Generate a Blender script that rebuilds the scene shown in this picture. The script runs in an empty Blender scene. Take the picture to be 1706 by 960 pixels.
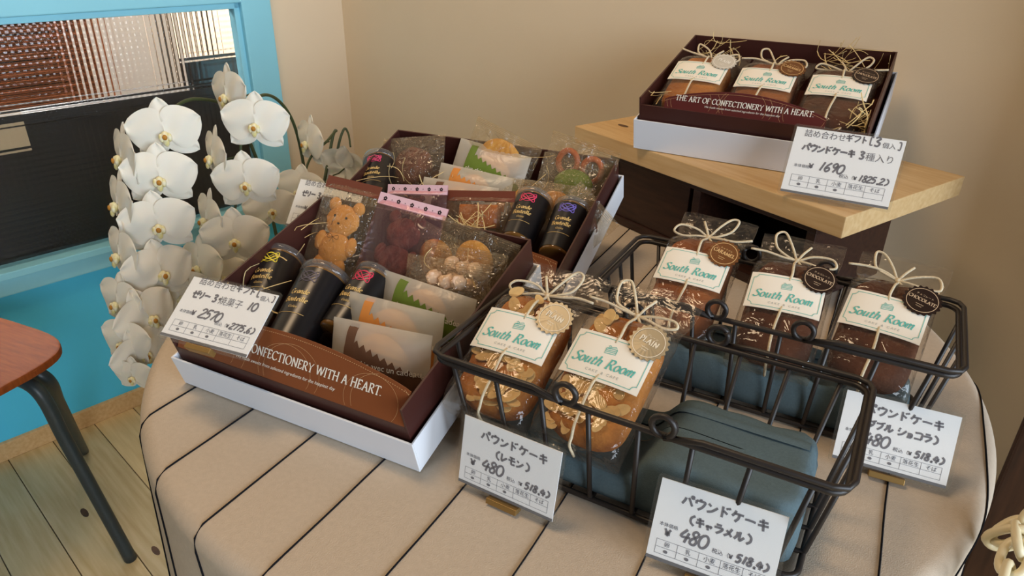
import bpy, bmesh, math, random
from mathutils import Vector, Matrix, noise
from math import sin, cos, pi, radians, sqrt, atan2
random.seed(7)
SC = bpy.context.scene
COL = SC.collection
TZ = 0.70                                   # table height
CAM = Vector((0, 0, TZ + 0.42))
FPX, PITCH, ROLL = 1190.0, radians(27), radians(1.0)
FW = Vector((0, cos(PITCH), -sin(PITCH)))
_r = Vector((1, 0, 0)); _u = _r.cross(FW)
RT = _r * cos(ROLL) + _u * sin(ROLL)
UP = _u * cos(ROLL) - _r * sin(ROLL)

# ---------------------------------------------------------------- camera
cd = bpy.data.cameras.new('camera'); cam = bpy.data.objects.new('camera', cd); COL.objects.link(cam)
cd.sensor_width = 36; cd.lens = 36 * FPX / 1706; cd.clip_start = 0.02
cam.matrix_world = Matrix(((RT.x, UP.x, -FW.x, CAM.x), (RT.y, UP.y, -FW.y, CAM.y), (RT.z, UP.z, -FW.z, CAM.z), (0, 0, 0, 1)))
SC.camera = cam
SC.view_settings.view_transform = 'Standard'; SC.view_settings.look = 'None'
SC.view_settings.gamma = 1; SC.view_settings.exposure = 0.06
SC.view_settings.use_curve_mapping = False
SC.cycles.transparent_max_bounces = 32
# ---------------------------------------------------------------- world and lights
wd = bpy.data.worlds.new('world'); SC.world = wd; wd.use_nodes = True
wd.node_tree.nodes['Background'].inputs[0].default_value = (0.80, 0.78, 0.75, 1)
wd.node_tree.nodes['Background'].inputs[1].default_value = 0.085
def area(name, loc, target, sx, sy, power, col, spread=180):
    l = bpy.data.lights.new(name, 'AREA'); l.shape = 'RECTANGLE'; l.size = sx; l.size_y = sy
    l.energy = power; l.color = col; l.spread = radians(spread)
    o = bpy.data.objects.new(name, l); COL.objects.link(o); o.location = loc
    o.rotation_euler = (Vector(target) - Vector(loc)).to_track_quat('-Z', 'Y').to_euler()
    return o
area('ceiling_lamp_light', (-0.5, 0.7, 2.55), (-0.1, 0.9, 0.7), 0.5, 0.5, 14, (1.0, 0.72, 0.45))
area('window_daylight', (2.5, -1.5, 1.35), (-0.2, 1.0, 0.7), 1.5, 1.4, 85, (0.72, 0.85, 1.0))
area('shopfront_daylight', (1.25, -2.6, 1.6), (-0.2, 1.1, 0.8), 1.4, 1.4, 62, (0.80, 0.89, 1.0))
area('far_room_light', (-2.0, 2.75, 2.3), (-1.9, 2.7, 0.4), 0.8, 0.8, 230, (1.0, 0.96, 0.92))

# ---------------------------------------------------------------- pixel helpers (1706 x 960 photograph)
def ray(px, py): return FW + RT * ((px - 853) / FPX) - UP * ((py - 480) / FPX)
def onz(px, py, z):
    d = ray(px, py); return CAM + d * ((z - CAM.z) / d.z)
def onplane(px, py, p, n):
    d = ray(px, py); return CAM + d * ((Vector(p) - CAM).dot(n) / d.dot(n))
def atdist(px, py, dist): return CAM + ray(px, py).normalized() * dist
def axes(az, tilt):
    a, t = radians(az), radians(tilt)
    X = Vector((cos(a), -sin(a), 0)); Y = Vector((sin(a) * cos(t), cos(a) * cos(t), sin(t)))
    return X, Y, X.cross(Y)
def mat4(o, X, Y, Z): return Matrix(((X.x, Y.x, Z.x, o.x), (X.y, Y.y, Z.y, o.y), (X.z, Y.z, Z.z, o.z), (0, 0, 0, 1)))
def fr(x, y, z, az, tilt=0): return mat4(Vector((x, y, z)), *axes(az, tilt))

# ---------------------------------------------------------------- materials
MATS = {}
def lin(c):
    return tuple(((v / 255) / 12.92 if v / 255 <= .04045 else ((v / 255 + .055) / 1.055) ** 2.4) for v in c)
def mat(name, rgb, rough=.5, spec=.5, metal=0, noise_amt=0, nscale=40, stretch=None, bump=0, bscale=200, rgb2=None, coat=0, trans=0, sss=0):
    if name in MATS: return MATS[name]
    m = bpy.data.materials.new(name); m.use_nodes = True; nt = m.node_tree; b = nt.nodes['Principled BSDF']
    c = lin(rgb); b.inputs['Base Color'].default_value = (*c, 1); b.inputs['Roughness'].default_value = rough
    b.inputs['Specular IOR Level'].default_value = spec; b.inputs['Metallic'].default_value = metal
    b.inputs['Coat Weight'].default_value = coat; b.inputs['Transmission Weight'].default_value = trans
    if sss: b.inputs['Subsurface Weight'].default_value = sss; b.inputs['Subsurface Radius'].default_value = (.01, .006, .004)
    tc = nt.nodes.new('ShaderNodeTexCoord'); mp = nt.nodes.new('ShaderNodeMapping')
    nt.links.new(tc.outputs['Object'], mp.inputs[0])
    if stretch: mp.inputs['Scale'].default_value = stretch
    if noise_amt or rgb2:
        n = nt.nodes.new('ShaderNodeTexNoise'); n.inputs['Scale'].default_value = nscale; n.inputs['Detail'].default_value = 5
        nt.links.new(mp.outputs[0], n.inputs['Vector'])
        r = nt.nodes.new('ShaderNodeValToRGB'); r.color_ramp.elements[0].position = .32; r.color_ramp.elements[1].position = .68
        c2 = lin(rgb2) if rgb2 else tuple(v * (1 - noise_amt) for v in c)
        r.color_ramp.elements[0].color = (*c2, 1); r.color_ramp.elements[1].color = (*c, 1)
        nt.links.new(n.outputs['Fac'], r.inputs[0]); nt.links.new(r.outputs[0], b.inputs['Base Color'])
    if bump:
        n = nt.nodes.new('ShaderNodeTexNoise'); n.inputs['Scale'].default_value = bscale; n.inputs['Detail'].default_value = 4
        nt.links.new(mp.outputs[0], n.inputs['Vector'])
        bp = nt.nodes.new('ShaderNodeBump'); bp.inputs['Strength'].default_value = bump; bp.inputs['Distance'].default_value = .002
        nt.links.new(n.outputs['Fac'], bp.inputs['Height']); nt.links.new(bp.outputs[0], b.inputs['Normal'])
    MATS[name] = m; return m
def film(name, tint=(255, 255, 255), haze=.06, rough=.12, hazecol=(235, 228, 215), wr=.35, ws=55, refl=.035):
    """thin clear wrapping film: see-through with a fresnel gloss, a little milky"""
    if name in MATS: return MATS[name]
    m = bpy.data.materials.new(name); m.use_nodes = True; nt = m.node_tree; nt.nodes.clear()
    out = nt.nodes.new('ShaderNodeOutputMaterial'); tr = nt.nodes.new('ShaderNodeBsdfTransparent'); tr.inputs[0].default_value = (*lin(tint), 1)
    gl = nt.nodes.new('ShaderNodeBsdfGlossy'); gl.inputs['Roughness'].default_value = rough
    df = nt.nodes.new('ShaderNodeBsdfDiffuse'); df.inputs[0].default_value = (*lin(hazecol), 1)
    tl = nt.nodes.new('ShaderNodeBsdfTranslucent'); tl.inputs[0].default_value = (*lin(hazecol), 1)
    md = nt.nodes.new('ShaderNodeMixShader'); md.inputs[0].default_value = .5
    nt.links.new(df.outputs[0], md.inputs[1]); nt.links.new(tl.outputs[0], md.inputs[2])
    m1 = nt.nodes.new('ShaderNodeMixShader'); m1.inputs[0].default_value = haze
    m2 = nt.nodes.new('ShaderNodeMixShader')
    lw = nt.nodes.new('ShaderNodeLayerWeight'); lw.inputs['Blend'].default_value = .5
    p5 = nt.nodes.new('ShaderNodeMath'); p5.operation = 'POWER'; p5.inputs[1].default_value = 4.0
    fz = nt.nodes.new('ShaderNodeMath'); fz.operation = 'MULTIPLY_ADD'; fz.inputs[1].default_value = .7; fz.inputs[2].default_value = refl
    nt.links.new(lw.outputs['Facing'], p5.inputs[0]); nt.links.new(p5.outputs[0], fz.inputs[0])
    tc = nt.nodes.new('ShaderNodeTexCoord'); n = nt.nodes.new('ShaderNodeTexNoise'); n.inputs['Scale'].default_value = ws; n.inputs['Detail'].default_value = 2
    n.inputs['Distortion'].default_value = 1.2
    bp = nt.nodes.new('ShaderNodeBump'); bp.inputs['Strength'].default_value = wr; bp.inputs['Distance'].default_value = .01
    nt.links.new(tc.outputs['Object'], n.inputs['Vector']); nt.links.new(n.outputs['Fac'], bp.inputs['Height'])
    nt.links.new(bp.outputs[0], gl.inputs['Normal']); nt.links.new(bp.outputs[0], lw.inputs['Normal'])
    nt.links.new(tr.outputs[0], m1.inputs[1]); nt.links.new(md.outputs[0], m1.inputs[2])
    nt.links.new(fz.outputs[0], m2.inputs[0]); nt.links.new(m1.outputs[0], m2.inputs[1]); nt.links.new(gl.outputs[0], m2.inputs[2])
    nt.links.new(m2.outputs[0], out.inputs[0])
    MATS[name] = m; return m

M_WALL = mat('beige_wall_paint', (230, 212, 184), .9, .2, noise_amt=.05, nscale=3, bump=.08, bscale=300)
M_BLUE = mat('sky_blue_paint', (146, 218, 238), .55, .4, noise_amt=.06, nscale=4)
M_PINE = mat('pine_board', (214, 182, 132), .5, .4, rgb2=(200, 162, 110), nscale=6, stretch=(2, 22, 22), bump=.05)
M_CLOTH = mat('ivory_linen', (196, 180, 160), .95, .1, noise_amt=.07, nscale=220, stretch=(1, 1, 1), bump=.25, bscale=900)
M_THREAD = mat('black_thread', (22, 22, 26), .9, .1)
M_WIRE = mat('brown_black_iron', (40, 33, 29), .45, .5, noise_amt=.25, nscale=60)
M_DENIM = mat('slate_blue_cloth', (94, 112, 118), .95, .1, noise_amt=.12, nscale=500, bump=.25, bscale=1200)
M_WHITEBOX = mat('white_card_box', (226, 228, 232), .6, .3)
M_BROWNBOX = mat('dark_brown_card', (66, 32, 26), .42, .5)
M_FLAP = mat('chestnut_card', (128, 70, 34), .4, .5)
M_MAROON = mat('maroon_card', (88, 32, 28), .42, .5)
M_PAPER = mat('white_card_paper', (250, 250, 251), .7, .2)
M_INK = mat('grey_marker_ink', (126, 124, 130), .8, .1)
M_PRINT = mat('dark_print', (104, 104, 116), .8, .1)
M_BRASS = mat('matt_brass', (150, 118, 66), .45, .5, metal=.6)
M_SLEEVE = film('clear_card_sleeve', (253, 253, 252), .02, .2, wr=0, refl=.012)
M_BAG = film('clear_cake_bag', (252, 249, 244), .055, .09, (190, 180, 168))
M_BAG2 = film('clear_sweet_bag', (252, 248, 240), .09, .1, (244, 222, 180), wr=.8, ws=80, refl=.055)
M_WAX = film('waxed_paper', (250, 246, 236), .58, .3, (248, 242, 228), wr=.15)
M_PINKFILM = film('pink_film', (252, 238, 240), .085, .2, (240, 196, 198), wr=.25)
M_CREAM = mat('label_cream_paper', (240, 232, 216), .7, .2)
M_TEAL = mat('teal_print', (98, 182, 170), .7, .2)
M_GREYP = mat('pale_grey_print', (176, 178, 170), .7, .2)
M_TWINE = mat('cream_hemp_twine', (232, 214, 180), .9, .1, noise_amt=.2, nscale=600, bump=.5, bscale=1500)
M_STRAW = mat('pale_wood_wool', (226, 200, 142), .7, .3, noise_amt=.15, nscale=80)
M_CAKE = mat('golden_pound_cake', (200, 132, 60), .85, .2, rgb2=(138, 78, 32), nscale=22, bump=.6, bscale=260)
M_CHOC = mat('chocolate_cake', (100, 58, 36), .8, .25, rgb2=(62, 34, 22), nscale=26, bump=.6, bscale=260)
M_CARA = mat('caramel_cake', (164, 98, 50), .8, .25, rgb2=(106, 56, 30), nscale=26, bump=.6, bscale=260)
M_ALM = mat('almond_slice', (216, 176, 114), .6, .3, noise_amt=.2, nscale=120)
M_ICING = mat('white_print', (238, 230, 214), .7, .2)

# ---------------------------------------------------------------- mesh helpers
class MB:
    def __init__(s): s.v = []; s.f = []; s.m = []
    def add(s, vs, fs, mi=0):
        b = len(s.v); s.v += [tuple(p) for p in vs]; s.f += [tuple(b + i for i in f) for f in fs]; s.m += [mi] * len(fs)
    def box(s, x0, x1, y0, y1, z0, z1, mi=0):
        s.add([(x, y, z) for z in (z0, z1) for y in (y0, y1) for x in (x0, x1)],
              [(0, 2, 3, 1), (4, 5, 7, 6), (0, 1, 5, 4), (2, 6, 7, 3), (0, 4, 6, 2), (1, 3, 7, 5)], mi)
    def tube(s, pts, r, n=8, closed=False, mi=0, flat=1.0):
        P = [Vector(p) for p in pts]; N = len(P); vs = []; fs = []
        rs = r if isinstance(r, (list, tuple)) else [r] * N
        prev = None
        for i in range(N):
            if closed: t = (P[(i + 1) % N] - P[i - 1])
            else: t = P[min(i + 1, N - 1)] - P[max(i - 1, 0)]
            t = t.normalized() if t.length > 1e-9 else Vector((0, 0, 1))
            if prev is None:
                a = Vector((0, 0, 1)) if abs(t.z) < .9 else Vector((1, 0, 0))
                u = t.cross(a).normalized()
            else:
                u = prev - t * prev.dot(t)
                u = u.normalized() if u.length > 1e-6 else t.orthogonal().normalized()
            prev = u; w = t.cross(u)
            for k in range(n):
                a = 2 * pi * k / n; vs.append(P[i] + (u * cos(a) + w * sin(a) * flat) * rs[i])
        for i in range(N if closed else N - 1):
            j = (i + 1) % N
            for k in range(n):
                l = (k + 1) % n; fs.append((i * n + k, i * n + l, j * n + l, j * n + k))
        if not closed:
            fs.append(tuple(range(n - 1, -1, -1))); fs.append(tuple((N - 1) * n + k for k in range(n)))
        s.add(vs, fs, mi)
    def grid(s, fn, nu, nv, cu=False, cv=False, mi=0):
        vs = []; U = nu if cu else nu + 1; V = nv if cv else nv + 1
        for i in range(U):
            for j in range(V): vs.append(fn(i / nu, j / nv))
        fs = []
        for i in range(nu):
            for j in range(nv):
                a, b = i, (i + 1) % U; c, d = j, (j + 1) % V
                fs.append((a * V + c, b * V + c, b * V + d, a * V + d))
        s.add(vs, fs, mi)
    def ellipsoid(s, c, rx, ry, rz, nu=16, nv=10, mi=0, bump=0, seed=0):
        def fn(u, v):
            a = 2 * pi * u; b = -pi / 2 + pi * v
            d = Vector((cos(b) * cos(a), cos(b) * sin(a), sin(b)))
            k = 1 + bump * noise.noise(d * 2.2 + Vector((seed, 0, 0)))
            return (c[0] + rx * d.x * k, c[1] + ry * d.y * k, c[2] + rz * d.z * k)
        s.grid(fn, nu, nv, cu=True, mi=mi)
    def lathe(s, prof, n=24, axis='z', mi=0):
        def fn(u, v):
            i = v * (len(prof) - 1); i0 = min(int(i + 1e-6), len(prof) - 1); r, z = prof[i0]
            a = 2 * pi * u
            return (r * cos(a), r * sin(a), z) if axis == 'z' else (r * cos(a), z, r * sin(a))
        s.grid(fn, n, len(prof) - 1, cu=True, mi=mi)
    def extrude(s, poly, z0, z1, mi=0):
        n = len(poly)
        s.add([(x, y, z0) for x, y in poly] + [(x, y, z1) for x, y in poly],
              [tuple(range(n - 1, -1, -1)), tuple(range(n, 2 * n))] + [(i, (i + 1) % n, n + (i + 1) % n, n + i) for i in range(n)], mi)
    def build(s, name, mats, parent=None, smooth=False, bevel=0, M=None, label=None):
        me = bpy.data.meshes.new(name); me.from_pydata(s.v, [], s.f)
        mats = mats if isinstance(mats, (list, tuple)) else [mats]
        for m in mats: me.materials.append(m)
        me.polygons.foreach_set('material_index', s.m)
        if bevel:
            bm = bmesh.new(); bm.from_mesh(me)
            bmesh.ops.bevel(bm, geom=[e for e in bm.edges if len(e.link_faces) == 2 and e.calc_face_angle(0) > .5], offset=bevel, segments=2, affect='EDGES', profile=.6)
            bm.to_mesh(me); bm.free()
        if smooth: me.polygons.foreach_set('use_smooth', [True] * len(me.polygons))
        me.update()
        o = bpy.data.objects.new(name, me); COL.objects.link(o)
        if parent is not None: o.parent = parent
        if M is not None:
            if parent is not None: o.matrix_local = M
            else: o.matrix_world = M
        if label: o['label'] = label
        return o
def thing(name, label, cat, M, group=None):
    o = bpy.data.objects.new(name, None); COL.objects.link(o); o.matrix_world = M; o.empty_display_size = .02
    o['label'] = label; o['category'] = cat
    if group: o['group'] = group
    return o
def tag(o, label, cat, group=None, kind=None):
    o['label'] = label; o['category'] = cat
    if group: o['group'] = group
    if kind: o['kind'] = kind
    return o
def struct(o): o['kind'] = 'structure'; return o
def catmull(P, k=6, closed=False):
    P = [Vector(p) for p in P]; N = len(P); out = []
    for i in range(N if closed else N - 1):
        p0 = P[i - 1] if (i > 0 or closed) else P[0] * 2 - P[1]
        p1 = P[i]; p2 = P[(i + 1) % N]
        p3 = P[(i + 2) % N] if (closed or i + 2 < N) else P[-1] * 2 - P[-2]
        for j in range(k):
            t = j / k
            out.append(.5 * ((2 * p1) + (p2 - p0) * t + (2 * p0 - 5 * p1 + 4 * p2 - p3) * t * t + (3 * p1 - p0 - 3 * p2 + p3) * t ** 3))
    if not closed: out.append(P[-1])
    return out
def sp(x, p): return math.copysign(abs(x) ** p, x)

# ---------------------------------------------------------------- lettering
def ribbon(mb, pts, w, fmap, nib=None, closed=False, mi=0):
    """flat stroke; nib=(dx,dy) adds a broad-nib sweep; fmap lays (x,y) on a surface"""
    P = [Vector((p[0], p[1])) for p in pts]; N = len(P)
    if N < 2: return
    L = []; Rr = []
    for i in range(N):
        t = (P[(i + 1) % N] - P[i - 1]) if closed else P[min(i + 1, N - 1)] - P[max(i - 1, 0)]
        t = t.normalized() if t.length > 1e-9 else Vector((1, 0)); n = Vector((-t.y, t.x))
        ww = w / 2
        if nib is not None: ww = w / 2 + abs(n.dot(Vector(nib))) * .5
        L.append(P[i] + n * ww); Rr.append(P[i] - n * ww)
    vs = [fmap(p.x, p.y) for p in L] + [fmap(p.x, p.y) for p in Rr]
    fs = [(N + i, N + (i + 1) % N, (i + 1) % N, i) for i in range(N if closed else N - 1)]
    mb.add(vs, fs, mi)
def circ(x, y, r, n=10, ry=None, a0=0, a1=2 * pi): return [(x + r * cos(a0 + (a1 - a0) * i / n), y + (ry or r) * sin(a0 + (a1 - a0) * i / n)) for i in range(n + 1)]
DAK = [[(.68, .95), (.75, .8)], [(.85, 1.0), (.93, .85)]]
K = {
 'パ': [[(.3, .75), (.24, .5), (.05, .15)], [(.52, .78), (.7, .5), (.9, .15)], circ(.84, .9, .09)],
 'ウ': [[(.5, .98), (.5, .8)], [(.14, .78), (.16, .5)], [(.14, .76), (.5, .78), (.86, .77), (.78, .45), (.58, .18), (.36, .03)]],
 'ン': [[(.13, .8), (.36, .64)], [(.1, .1), (.5, .26), (.9, .66)]],
 'ド': [[(.28, .96), (.3, .03)], [(.3, .62), (.5, .53), (.7, .4)], [(.58, .92), (.66, .77)], [(.76, .98), (.85, .83)]],
 'ケ': [[(.32, .96), (.22, .68), (.05, .45)], [(.2, .7), (.6, .71), (.96, .7)], [(.62, .7), (.58, .35), (.34, .03)]],
 'ー': [[(.08, .5), (.5, .52), (.92, .48)]],
 'キ': [[(.15, .7), (.85, .76)], [(.1, .4), (.92, .47)], [(.42, .97), (.5, .5), (.58, 0)]],
 'ギ': [[(.1, .66), (.75, .72)], [(.06, .38), (.85, .45)], [(.36, .93), (.44, .5), (.52, 0)]] + DAK,
 'フ': [[(.1, .82), (.5, .83), (.86, .82), (.75, .45), (.3, .03)]],
 'ト': [[(.4, .97), (.4, .03)], [(.4, .62), (.78, .4)]],
 'レ': [[(.25, .92), (.25, .1), (.5, .24), (.88, .56)]],
 'モ': [[(.2, .84), (.82, .84)], [(.08, .52), (.92, .52)], [(.45, .84), (.44, .2), (.55, .08), (.88, .12)]],
 'ャ': [[(.12, .5), (.5, .58), (.88, .62), (.7, .36)], [(.33, .75), (.5, .02)]],
 'ラ': [[(.25, .9), (.76, .9)], [(.1, .62), (.5, .63), (.88, .62), (.76, .35), (.35, .02)]],
 'メ': [[(.76, .92), (.5, .4), (.1, .06)], [(.28, .66), (.82, .14)]],
 'ル': [[(.32, .85), (.28, .42), (.06, .08)], [(.56, .92), (.56, .1), (.76, .2), (.98, .46)]],
 'ダ': [[(.35, .95), (.25, .65), (.05, .4)], [(.3, .76), (.55, .77), (.78, .76), (.68, .4), (.25, .02)], [(.3, .5), (.6, .34)]] + DAK,
 'ブ': [[(.08, .76), (.4, .77), (.74, .76), (.64, .4), (.25, .03)]] + DAK,
 'シ': [[(.15, .87), (.33, .76)], [(.06, .6), (.26, .5)], [(.1, .06), (.55, .24), (.94, .7)]],
 'ョ': [[(.2, .62), (.8, .62), (.8, .03)], [(.22, .34), (.8, .34)], [(.15, .04), (.8, .04)]],
 'コ': [[(.15, .8), (.85, .8), (.85, .12)], [(.12, .12), (.86, .12)]],
 'ゼ': [[(.05, .52), (.5, .6), (.88, .66), (.7, .4)], [(.32, .9), (.32, .15), (.45, .06), (.85, .08)]] + DAK,
 'リ': [[(.28, .85), (.28, .4)], [(.7, .92), (.7, .45), (.4, .02)]],
 '(': [[(.75, 1.0), (.45, .75), (.38, .5), (.45, .22), (.75, -.02)]], ')': [[(.25, 1.0), (.55, .75), (.62, .5), (.55, .22), (.25, -.02)]],
 '[': [[(.7, 1), (.4, 1), (.4, 0), (.7, 0)]], ']': [[(.3, 1), (.6, 1), (.6, 0), (.3, 0)]],
 '¥': [[(.15, .92), (.5, .5), (.85, .92)], [(.5, .5), (.5, .02)], [(.2, .46), (.8, .46)], [(.2, .26), (.8, .26)]],
 '・': [circ(.5, .5, .06, 6)], '.': [circ(.4, .05, .05, 6)], ' ': [],
 '0': [circ(.45, .48, .34, 14, .46, pi * .6, pi * 2.6)], '1': [[(.55, .98), (.4, .02)]],
 '2': [[(.15, .75), (.35, .95), (.65, .9), (.65, .65), (.1, .05), (.8, .08)]],
 '3': [[(.15, .85), (.45, .96), (.68, .8), (.35, .54), (.68, .36), (.5, .06), (.12, .1)]],
 '4': [[(.42, .95), (.08, .4), (.82, .42)], [(.62, .75), (.5, 0)]],
 '5': [[(.75, .95), (.3, .93), (.22, .55), (.5, .62), (.68, .35), (.45, .04), (.12, .1)]],
 '6': [[(.62, .97), (.28, .65), (.16, .25), (.4, .02), (.66, .22), (.5, .45), (.2, .3)]],
 '7': [[(.12, .85), (.75, .92), (.4, .02)]],
 '8': [[(.68, .85), (.4, .98), (.22, .76), (.62, .36), (.58, .06), (.25, .06), (.2, .32), (.55, .62), (.7, .85)]],
 '9': [[(.7, .8), (.45, .97), (.2, .74), (.45, .5), (.7, .78), (.6, .35), (.45, .02)]],
}
def hand(mb, text, x, y, size, fmap, w=.0011, adv=.98, slant=.0, mi=0, jit=.02):
    rnd = random.Random(hash(len(text)) + int(x * 1e5))
    for ch in text:
        sc = size * (.72 if ch in 'ャョ' else 1); a = adv * (.8 if ch == '(' else .62 if ch in '0123456789' else .5 if ch in '().[]・ ' else .8 if ch in 'ャョ' else 1)
        dy = rnd.uniform(-jit, jit) * size
        for st in K.get(ch, []):
            pts = [((px + slant * py) * sc * (1 if ch not in '0123456789' else .85) + x, py * sc + y + dy) for px, py in st]
            pts = catmull([(p[0], p[1], 0) for p in pts], 4)
            ribbon(mb, pts, w * 1.5, fmap, mi=mi)
        x += a * size
    return x
# broad-nib letters: caps 0..1 high, lower case x-height .62
R_ = {
 'T': (.72, [[(.36, .97), (.36, 0)], [(.02, .82), (.04, .97), (.68, .97), (.7, .82)], [(.22, 0), (.5, 0)]]),
 'H': (.82, [[(.14, 1), (.14, 0)], [(.68, 1), (.68, 0)], [(.14, .52), (.68, .52)], [(.03, 0), (.25, 0)], [(.57, 0), (.79, 0)], [(.03, .99), (.25, .99)], [(.57, .99), (.79, .99)]]),
 'E': (.64, [[(.14, 1), (.14, 0)], [(.03, .97), (.54, .97), (.56, .82)], [(.14, .52), (.44, .52)], [(.03, .02), (.56, .02), (.6, .2)]]),
 'F': (.6, [[(.14, 1), (.14, 0)], [(.03, .97), (.54, .97), (.56, .82)], [(.14, .52), (.44, .52)], [(.03, 0), (.28, 0)]]),
 'A': (.78, [[(.38, 1), (.1, 0)], [(.38, 1), (.68, 0)], [(.2, .36), (.58, .36)], [(0, 0), (.22, 0)], [(.55, 0), (.8, 0)]]),
 'R': (.74, [[(.14, 1), (.14, 0)], [(.03, .98), (.38, .98), (.54, .86), (.52, .62), (.36, .5), (.14, .5)], [(.32, .5), (.6, .05), (.74, 0)], [(.03, 0), (.26, 0)]]),
 'P': (.62, [[(.14, 1), (.14, 0)], [(.03, .98), (.38, .98), (.55, .86), (.54, .6), (.38, .47), (.14, .46)], [(.03, 0), (.28, 0)]]),
 'O': (.86, [circ(.42, .5, .37, 18, .5)]),
 'C': (.78, [[(.72, .82), (.6, .96), (.4, 1), (.16, .84), (.06, .5), (.16, .16), (.4, 0), (.62, .05), (.74, .22)]]),
 'G': (.82, [[(.72, .82), (.6, .96), (.4, 1), (.16, .84), (.06, .5), (.16, .16), (.4, 0), (.66, .08), (.68, .42), (.5, .42)]]),
 'N': (.84, [[(.14, 1), (.14, 0)], [(.12, 1), (.7, 0)], [(.7, 1), (.7, 0)], [(.03, 0), (.25, 0)], [(.58, .99), (.82, .99)]]),
 'I': (.36, [[(.17, 1), (.17, 0)], [(.05, 0), (.3, 0)], [(.05, .99), (.3, .99)]]),
 'Y': (.74, [[(.04, .99), (.36, .5), (.68, .99)], [(.36, .5), (.36, 0)], [(.24, 0), (.48, 0)]]),
 'W': (1.06, [[(.03, .99), (.28, 0)], [(.28, 0), (.52, .95)], [(.52, .95), (.76, 0)], [(.76, 0), (1.02, .99)], [(-.04, .99), (.12, .99)], [(.92, .99), (1.08, .99)]]),
 'L': (.6, [[(.14, 1), (.14, 0)], [(.03, .02), (.52, .02), (.56, .22)], [(.03, .99), (.26, .99)]]),
 'M': (1.0, [[(.1, 0), (.16, 1)], [(.16, 1), (.48, .05)], [(.48, .05), (.8, 1)], [(.8, 1), (.88, 0)], [(0, 0), (.2, 0)], [(.78, 0), (.98, 0)]]),
 'B': (.7, [[(.14, 1), (.14, 0)], [(.03, .98), (.4, .97), (.54, .78), (.36, .53), (.14, .53)], [(.36, .53), (.62, .32), (.5, .04), (.03, .02)]]),
 '.': (.26, [[(.08, .0), (.08, .08)]]), ' ': (.34, []), '&': (.8, [[(.7, .5), (.3, 0), (.08, .2), (.42, .75), (.3, .98), (.2, .75), (.7, 0)]]),
 'S': (.62, [[(.56, .84), (.44, .97), (.24, .95), (.14, .77), (.3, .58), (.48, .44), (.54, .2), (.38, .02), (.16, .01), (.02, .16)]]),
 'o': (.52, [circ(.25, .31, .2, 14, .31)]),
 'u': (.58, [[(.02, .54), (.1, .6), (.1, .14), (.2, 0), (.36, .14), (.42, .34)], [(.43, .61), (.42, .08), (.52, .03)]]),
 't': (.38, [[(.17, .84), (.13, .14), (.22, 0), (.34, .08)], [(.01, .6), (.34, .6)]]),
 'h': (.58, [[(.13, 1.02), (.07, 0)], [(.08, .38), (.24, .6), (.38, .58), (.42, .44), (.4, .07), (.5, .01)]]),
 'm': (.82, [[(.08, .6), (.06, 0)], [(.07, .38), (.22, .6), (.33, .56), (.32, 0)], [(.33, .38), (.48, .6), (.6, .56), (.6, .07), (.7, .01)]]),
 'n': (.58, [[(.08, .6), (.06, 0)], [(.07, .38), (.24, .6), (.38, .57), (.4, .07), (.5, .01)]]),
 'r': (.42, [[(.08, .6), (.06, 0)], [(.07, .36), (.22, .58), (.36, .57)]]),
 'a': (.54, [[(.42, .56), (.24, .61), (.06, .35), (.12, .02), (.28, .06), (.42, .34)], [(.43, .6), (.41, .08), (.5, .02)]]),
 'd': (.56, [[(.42, .54), (.24, .61), (.06, .35), (.12, .02), (.28, .06), (.42, .34)], [(.46, 1.02), (.41, .08), (.5, .02)]]),
 'e': (.48, [[(.08, .3), (.4, .42), (.32, .6), (.14, .5), (.06, .24), (.18, .01), (.42, .12)]]),
 'i': (.28, [[(.1, .6), (.1, .08), (.2, .01)], [(.13, .84), (.15, .8)]]),
 'l': (.28, [[(.13, 1.02), (.09, .08), (.19, .01)]]),
}
def nibtext(mb, text, x, y, size, fmap, slant=0, nib=.11, thin=.03, track=0, mi=0, center=False, smooth=True):
    wid = sum(R_[c][0] + track for c in text) * size
    if center: x -= wid / 2
    for c in text:
        w, sts = R_[c]
        for st in sts:
            curved = len(st) > 3
            pts = catmull([(a, b, 0) for a, b in st], 5) if (smooth and curved and c not in 'WMTELY') else [Vector((a, b, 0)) for a, b in st]
            P = [(x + (p[0] + slant * p[1]) * size, y + p[1] * size) for p in pts]
            nv = (nib * size * cos(.5), nib * size * sin(.5))
            ribbon(mb, P, thin * size, fmap, nib=nv, mi=mi)
        x += (w + track) * size
    return x
_FC = {}
def fonttext(mb, text, x, y, size, fmap, center=False, shear=0, mi=0, bold=0):
    key = (text, shear, bold)
    if key not in _FC:
        c = bpy.data.curves.new('tmp', 'FONT'); c.body = text; c.size = 1; c.resolution_u = 2; c.shear = shear; c.offset = bold
        o = bpy.data.objects.new('tmp', c); COL.objects.link(o); bpy.context.view_layer.update()
        me = bpy.data.meshes.new_from_object(o.evaluated_get(bpy.context.evaluated_depsgraph_get()))
        _FC[key] = ([tuple(v.co) for v in me.vertices], [tuple(p.vertices) for p in me.polygons])
        bpy.data.objects.remove(o); bpy.data.curves.remove(c); bpy.data.meshes.remove(me)
    vs, fs = _FC[key]
    if not vs: return x
    wid = max(v[0] for v in vs)
    if center: x -= wid * size / 2
    mb.add([fmap(x + v[0] * size, y + v[1] * size) for v in vs], fs, mi)
    return x + wid * size

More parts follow.
